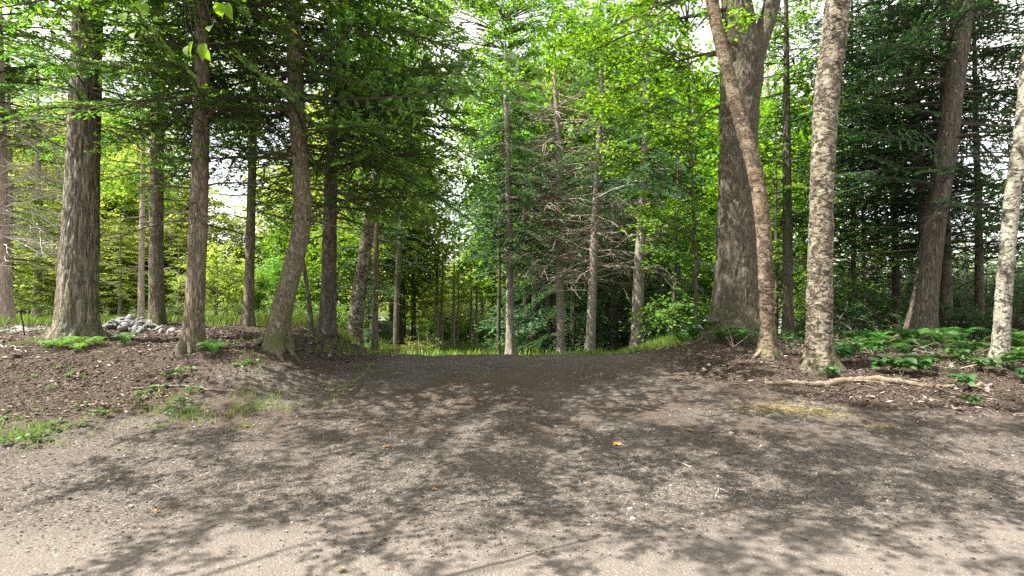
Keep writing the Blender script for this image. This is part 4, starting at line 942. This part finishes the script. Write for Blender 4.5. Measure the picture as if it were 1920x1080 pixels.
def plant_mesh(sd, nst=5, hgt=.35, leaf=.14, nl=5):
    r = R_(sd); gl, gw = G(), G()
    for k in range(nst):
        a = r.uniform(0, 6.28); top = np.array([math.cos(a) * .12, math.sin(a) * .12, hgt * r.uniform(.6, 1.1)])
        gw.tube(np.array([[0, 0, 0], top * [.4, .4, .6], top]), [.004, .003, .002], 4, .6)
        for j in range(nl):
            b = j / nl * 6.28 + r.uniform(-.3, .3)
            big_leaf(gl, top * r.uniform(.75, 1), np.array([math.cos(b), math.sin(b), r.normal(-.05, .25)]), np.array([r.normal(0, .3), r.normal(0, .3) - .2, 1]), leaf * r.uniform(.6, 1.1), np.clip(r.normal(.5, .2), 0, 1))
    return gl, gw
pl_protos = {}
def plant(key, name, label, cat, u, Yd, s, group=None, leafm='under', **kw):
    x = px(u, 540, Yd)[0]; loc = (x, Yd, hz(x, Yd) - .01)
    if key not in pl_protos:
        root = thing(name, label, cat, loc, 0, group, s); gl, gw = plant_mesh(600 + len(pl_protos), **kw)
        gl.build('leaves', M[leafm], root); gw.build('stems', M['twig'], root); pl_protos[key] = root
    else: dup(pl_protos[key], loc, rng.uniform(0, 6.28), label, group, s)
P1 = dict(group='maple seedlings above the fallen branch', leafm='under', nst=6, hgt=.3, leaf=.17, nl=5)
for u, Yd, s in [(1690, 8.25, .9), (1660, 8.35, .8), (1720, 8.3, .8), (1600, 8.7, 1), (1570, 8.6, .8), (1640, 9.3, 1), (1745, 8.5, .7), (1795, 8.7, .8)]: plant('seed', 'maple_seedling', 'broad-leaved seedling on the bank above the fallen branch', 'seedling', u, Yd, s, **P1)
plant('seed', 'maple_seedling', 'seedling in front of the pale short branch', 'seedling', 1805, 7.6, .75)
plant('seed', 'maple_seedling', 'light-green seedling growing through the thin twigs below the pale branch', 'seedling', 1822, 6.9, .5)
for u, Yd, s in [(1848, 8.2, .8), (1900, 8.2, .8), (1915, 7.8, .7)]: plant('seed', 'maple_seedling', 'seedling around the foot of the whitish birch', 'seedling', u, Yd, s, group='seedlings at the whitish birch')
plant('seed', 'maple_seedling', 'small seedling at the foot of the thick yellow birch', 'seedling', 1556, 8.15, .55)
P2 = dict(group='weeds along the left edge of the gravel', leafm='fern', nst=5, hgt=.1, leaf=.075, nl=3)
for u, Yd, s in [(60, 5.8, .9), (90, 5.95, .8), (110, 6.1, .9), (30, 5.7, .9), (75, 5.7, .7), (130, 6.0, .7), (180, 6.3, .9), (200, 6.4, .8), (170, 6.1, .6), (150, 6.6, .6), (270, 6.9, .8), (300, 7.0, .9), (255, 6.8, .6), (345, 6.75, .6), (360, 7.0, .7), (325, 7.3, .9), (340, 7.4, 1), (12, 6.2, .7)]:
    plant('weed', 'weed', 'light-green weed along the left edge of the gravel', 'weed', u, Yd, s, **P2)
for u, Yd, s in [(115, 7.5, .7), (140, 7.3, .8), (55, 7.3, .6), (100, 7.0, .5), (450, 7.6, .7), (480, 7.8, .8)]:
    plant('weed', 'weed', 'small weed in the brown leaves of the left bank', 'weed', u, Yd, s, group='weeds in the leaf litter of the left bank')

# ------------------------------------------------------------------ branches, stones, leaves on the ground
def ground_branch(name, label, pts, mat, cat='branch', lift=.6, sd=1, forks=()):
    """pts rows: px, Y, radius"""
    r = R_(sd); P = []
    for (u, Yd, rad) in pts:
        x = px(u, 540, Yd)[0]; P.append([x, Yd, hz(x, Yd) + rad * lift, rad])
    P = np.array(P); o = P[0, :3].copy(); P[:, :3] -= o; P = smooth_path(P, max(10, len(pts) * 6)); P[:, :3] += r.normal(0, .006, (len(P), 3)); P[:, 3] *= 1 + r.normal(0, .11, len(P)); P[:, :3] += (vnoise(np.stack([np.arange(len(P)) * .5, np.zeros(len(P)), np.zeros(len(P))], 1), sd)[:, None] - .5) * np.array([0, .09, .03])
    root = thing(name, label, cat, tuple(o)); g = G(); g.tube(P[:, :3], P[:, 3], 10)
    for e in (0, -1):
        q = P[e]; d = P[1, :3] - P[0, :3] if e == 0 else P[-2, :3] - P[-1, :3]; d = d / np.linalg.norm(d)
        g.tube(np.array([q[:3], q[:3] - d * q[3] * .3, q[:3] - d * q[3] * .35]), [q[3], q[3] * .7, .001], 10)
    for (f, az, l, rad) in forks:
        q = P[int(f * (len(P) - 1)), :3]; dead_branch(g, q, az, .2, l, rad, r, 3)
    g.build('stem', M[mat], root, True); return root
ground_branch('fallen_branch', 'long crooked fallen branch with worn grey-brown bark in front of the birches',
              [(1436, 7.95, .03), (1480, 7.93, .036), (1530, 7.95, .042), (1580, 7.97, .044), (1620, 8.0, .045), (1660, 7.95, .042), (1700, 7.85, .038), (1745, 7.75, .03)], 'log', sd=1, lift=.65, forks=[(.3, 2.0, .35, .014), (.55, -.7, .5, .016), (.8, .6, .5, .014)])
ground_branch('fallen_branch', 'shorter pale barkless branch lying right of the long crooked one',
              [(1755, 7.72, .022), (1790, 7.72, .026), (1825, 7.75, .027), (1862, 7.8, .022)], 'log', sd=2, lift=.8, forks=[(.5, -.8, .4, .01)])
ground_branch('fallen_branch', 'thin dark forked branch trailing down the bank below the pale one', [(1738, 8.0, .012), (1765, 7.6, .014), (1800, 7.3, .012), (1830, 7.0, .008)], 'bark_dark', sd=3, lift=1.5, forks=[(.4, -.4, .5, .008), (.7, -.9, .4, .006)])
ground_branch('stick', 'thin straight stick lying across the weeds at the left gravel edge', [(245, 7.0, .007), (330, 7.08, .008), (440, 7.0, .005)], 'bark_grey', 'stick', sd=4, lift=2.5)
ground_branch('stick', 'bleached forked twig at the left frame edge on the bank', [(2, 8.2, .008), (30, 8.05, .008), (48, 7.9, .006)], 'bark_pale', 'stick', sd=5, lift=3, forks=[(.5, 1.2, .5, .007)])
ground_branch('stick', 'short dark stick on the gravel at left', [(168, 5.12, .006), (200, 5.12, .006), (236, 5.13, .004)], 'bark_dark', 'stick', sd=6, lift=1.2)
ground_branch('stick', 'short black stick on the sandy road near the centre', [(916, 3.72, .004), (930, 3.68, .005), (942, 3.6, .004)], 'bark_dark', 'stick', sd=7, lift=1.2)
ground_branch('stick', 'thin straw-coloured stick lying on the gravel right of the centre', [(1342, 4.48, .004), (1380, 4.47, .004), (1422, 4.46, .003)], 'bark_pale', 'stick', sd=8, lift=1.5)
# dead upright twigs at the maple foot
rt = thing('dead_twig', 'bare forked grey twig sticking up at the foot of the massive maple', 'twig', (px(1376, 540, 9.6)[0], 9.6, hz(px(1376, 540, 9.6)[0], 9.6)))
g = G(); r5 = R_(5)
for k in range(4): dead_branch(g, [0, 0, 0], r5.uniform(-3, 3), r5.uniform(.3, 1.3), r5.uniform(.3, .55), .009, r5, 4, .6)
g.build('stems', M['dead'], rt)
for k, (u, Yd) in enumerate([(1700, 9.2), (1640, 9.5), (1585, 9.0), (1752, 9.4), (1830, 9.0), (1795, 8.4)]):
    x = px(u, 540, Yd)[0]; rt = thing('dead_twig', 'bare dead twigs poking out of the undergrowth on the right bank', 'twig', (x, Yd, hz(x, Yd)), group='dead twigs on the right bank')
    g = G()
    for q in range(3): dead_branch(g, [0, 0, .02], r5.uniform(-3, 3), r5.uniform(.1, .9), r5.uniform(.35, .7), .008, r5, 4, .5)
    g.build('stems', M['dead'], rt)
# stone heap
sp = None
def rock_mesh(sd):
    r = R_(sd); g = G(); n, m_ = 14, 9
    th = np.linspace(0, PI, m_)[:, None]; ph = np.arange(n)[None] / n * 2 * PI
    d = np.stack([np.sin(th) * np.cos(ph), np.sin(th) * np.sin(ph), np.cos(th) * np.ones_like(ph)], -1).reshape(-1, 3)
    pl = unit(r.normal(0, 1, (9, 3))); rad = np.minimum(1.15, (r.uniform(.55, .8, 9)[None] / np.maximum(d @ pl.T, .05)).min(1)) * (.9 + .25 * fbm(d * 2 + sd, sd, 3)); V = d * rad[:, None] * [1, .8, .55]
    i = np.arange(m_ - 1)[:, None] * n; j = np.arange(n)[None]; j2 = (j + 1) % n
    g.add(V, np.stack([i + j, i + n + j, i + n + j2, i + j2], -1).reshape(-1, 4), r.uniform(.2, .9)); return g
r6 = R_(66); rocks = []
for k in range(92):
    if k < 6: o = rock_mesh(700 + k).build('heap_stone', M['rock']); rocks.append(o)
    else: o = rocks[k % 6].copy(); COL.objects.link(o)
    t = k / 92; u = r6.normal(250, 38 * (1 - .3 * t)); Yd = 11.2 + r6.normal(0, .3); x = px(u, 540, Yd)[0]
    prof = math.exp(-((u - 243) / 42) ** 2) * math.exp(-((Yd - 11.25) / .5) ** 2)
    o.location = (x, Yd, hz(x, Yd) + .02 + .17 * prof * r6.uniform(.3, 1)); o.scale = (r6.uniform(.05, .12), r6.uniform(.05, .1), r6.uniform(.05, .1)); o.rotation_euler = (r6.uniform(-.7, .7), r6.uniform(-.7, .7), r6.uniform(0, 6))
    tag(o, 'pale grey stone in the low heap behind the thickest left hemlock', 'stone', 'pale stones of the low heap behind the left trunks')
for k in range(22):
    o = rocks[k % 6].copy(); COL.objects.link(o); u = r6.uniform(-8, 95); Yd = r6.uniform(10.6, 11.8); x = px(u, 540, Yd)[0]
    o.location = (x, Yd, hz(x, Yd) + .01); o.scale = (r6.uniform(.05, .16), r6.uniform(.05, .16), r6.uniform(.03, .08)); o.rotation_euler = (0, 0, r6.uniform(0, 6))
    tag(o, 'pale sunlit stone lying left of the thickest left hemlock', 'stone', 'sunlit stones at the left frame edge')
# stake
x = px(43, 540, 10)[0]; rt = thing('garden_stake', 'thin dark leaning stake with a small cap left of the thickest hemlock', 'stake', (x, 10, hz(x, 10)))
g = G(); g.tube(np.array([[.04, 0, -.1], [0, 0, .2], [-.045, 0, .42]]), [.011, .011, .011], 8); g.build('shaft', M['iron'], rt, True)
g = G(); g.tube(np.array([[-.045, 0, .415], [-.045, 0, .425], [-.046, 0, .45], [-.047, 0, .465]]), [.02, .045, .04, .004], 10); g.build('cap', M['iron'], rt, True)
# straw / sawdust patch on the right
def straw(u, Yd, rx, ry, n, label, sd):
    r = R_(sd); x0 = px(u, 540, Yd)[0]; o0 = (x0, Yd, hz(x0, Yd))
    x = x0 + r.normal(0, rx, n); y = Yd + r.normal(0, ry, n) + (x - x0) * -.12; V, F = flat_bits(r, x, y, r.uniform(.03, .12, n), r.uniform(.003, .007, n), .01, .2)
    V = V - np.array(o0); g = G(); g.add(V, F, r.random(n)); o = g.build('straw_patch', M['straw']); o.location = o0
    tag(o, label, 'straw patch')
straw(1462, 6.95, .3, .12, 1500, 'yellowish straw patch spread on the drive below the crooked fallen branch', 91)
straw(1530, 6.75, .2, .07, 500, 'thinner yellowish straw wisp just right of the larger straw patch', 92)
straw(1652, 6.15, .1, .03, 220, 'small pale straw tuft far right on the gravel', 93)
# single fallen leaves
def fallen_leaf(u, v, Yd, s, mat, label, sd, n=4):
    r = R_(sd); x = px(u, v, Yd)[0]; g = G()
    for k in range(n):
        a = r.uniform(0, 6.28) if n < 4 else k / n * 5 + r.uniform(-.2, .2)
        big_leaf(g, np.array([0, 0, .012]), np.array([math.cos(a), math.sin(a), r.uniform(.05, .5)]), np.array([r.normal(0, .3), r.normal(0, .3), 1]), s * r.uniform(.7, 1), r.random())
    o = g.build('fallen_leaf', M[mat]); o.location = (x, Yd, hz(x, Yd)); tag(o, label, 'leaf')
fallen_leaf(725, 855, 5.55, .055, 'orange_leaf', 'bright orange curled leaf on the gravel left of the centre', 1)
fallen_leaf(1157, 850, 5.6, .058, 'orange_leaf', 'brown-orange leaf on the gravel right of the centre', 2)
fallen_leaf(815, 930, 4.5, .035, 'orange_leaf', 'small orange leaf on the shaded gravel nearest the centre', 3)
fallen_leaf(292, 975, 4.05, .035, 'orange_leaf', 'tan-orange leaf at the edge of the road on the left', 4)
fallen_leaf(222, 847, 5.5, .07, 'green_leaf', 'fresh yellow-green leaf lying flat on the left gravel', 5, 2)
fallen_leaf(466, 802, 6.2, .07, 'green_leaf', 'small green leaf sprig on the gravel left of the centre', 6, 3)
fallen_leaf(640, 1076, 3.2, .04, 'straw', 'pale cream leaf scrap at the bottom edge on the sandy road', 7, 3)
fallen_leaf(1295, 821, 6.0, .06, 'straw', 'pale yellow leaf on the gravel below the straw patch', 8, 3)

for key, bark, r, n, reach in [('thickest left', 'bark_hem', .34, 7, .55), ('straight hemlock with', 'bark_red', .15, 5, .4), ('crooked hemlock', 'bark_moss', .18, 5, .45), ('dark upright hemlock', 'bark_dark', .16, 4, .45),
        ('massive old maple', 'bark_maple', .46, 8, .6), ('bronze birch', 'birch_tan', .14, 5, .4), ('thick yellow birch', 'birch', .2, 6, .42), ('pale whitish birch', 'birch_white', .14, 5, .35), ('dark rough-barked', 'bark_dark', .3, 6, .5)]:
    for o in list(COL.objects):
        if o.get('label', '').startswith(key): add_roots(o, bark, r, n, len(key), reach)
# ------------------------------------------------------------------ sky, sun, camera
EL, AZ = math.radians(56), math.radians(-106)
sun = bpy.data.lights.new('sun', 'SUN'); sun.energy = 5.0; sun.angle = math.radians(.4); sun.color = (1, .95, .875)
so = bpy.data.objects.new('sun', sun); COL.objects.link(so)
from mathutils import Vector
sd_ = Vector((math.sin(AZ) * math.cos(EL), math.cos(AZ) * math.cos(EL), math.sin(EL)))
so.rotation_euler = (-sd_).to_track_quat('-Z', 'Y').to_euler(); so.location = sd_ * 60
w = bpy.data.worlds.new('World'); SC.world = w; w.use_nodes = True; nt = w.node_tree; nt.nodes.clear()
sky = nt.nodes.new('ShaderNodeTexSky'); sky.sky_type = 'NISHITA'; sky.sun_disc = False; sky.sun_elevation = EL; sky.sun_rotation = AZ % (2 * PI)
sky.air_density = 1.0; sky.dust_density = 1.2
tc = nt.nodes.new('ShaderNodeTexCoord')
cl = ramp(nt, [(.4, (0, 0, 0)), (.58, (1, 1, 1))], noise(nt, mapped(nt, tc.outputs['Generated'], (1, 1, 2)), 3.2, 6, .6))
skc = mix(nt, sky.outputs[0], (9.4, 8.9, 8.3), math_(nt, 'MULTIPLY_ADD', cl, .5, .34))
bg = nt.nodes.new('ShaderNodeBackground'); bg.inputs['Strength'].default_value = .085
nt.links.new(skc, bg.inputs[0]); wo = nt.nodes.new('ShaderNodeOutputWorld'); nt.links.new(bg.outputs[0], wo.inputs[0])

cam = bpy.data.cameras.new('camera'); cam.sensor_width = 36; cam.lens = 36 * FPX / 1920; cam.clip_end = 2000; cam.clip_start = .05
co = bpy.data.objects.new('camera', cam); COL.objects.link(co); co.location = (0, 0, EYE); co.rotation_euler = (PI / 2, 0, 0); SC.camera = co
SC.view_settings.view_transform = 'Standard'; SC.view_settings.look = 'None'; SC.view_settings.exposure = 1.8; SC.view_settings.gamma = 1
cy = SC.cycles; cy.max_bounces = 7; cy.diffuse_bounces = 4; cy.glossy_bounces = 2; cy.transmission_bounces = 5; cy.transparent_max_bounces = 4
cy.caustics_reflective = False; cy.caustics_refractive = False; cy.use_denoising = False; cy.use_adaptive_sampling = False; cy.sample_clamp_indirect = 8
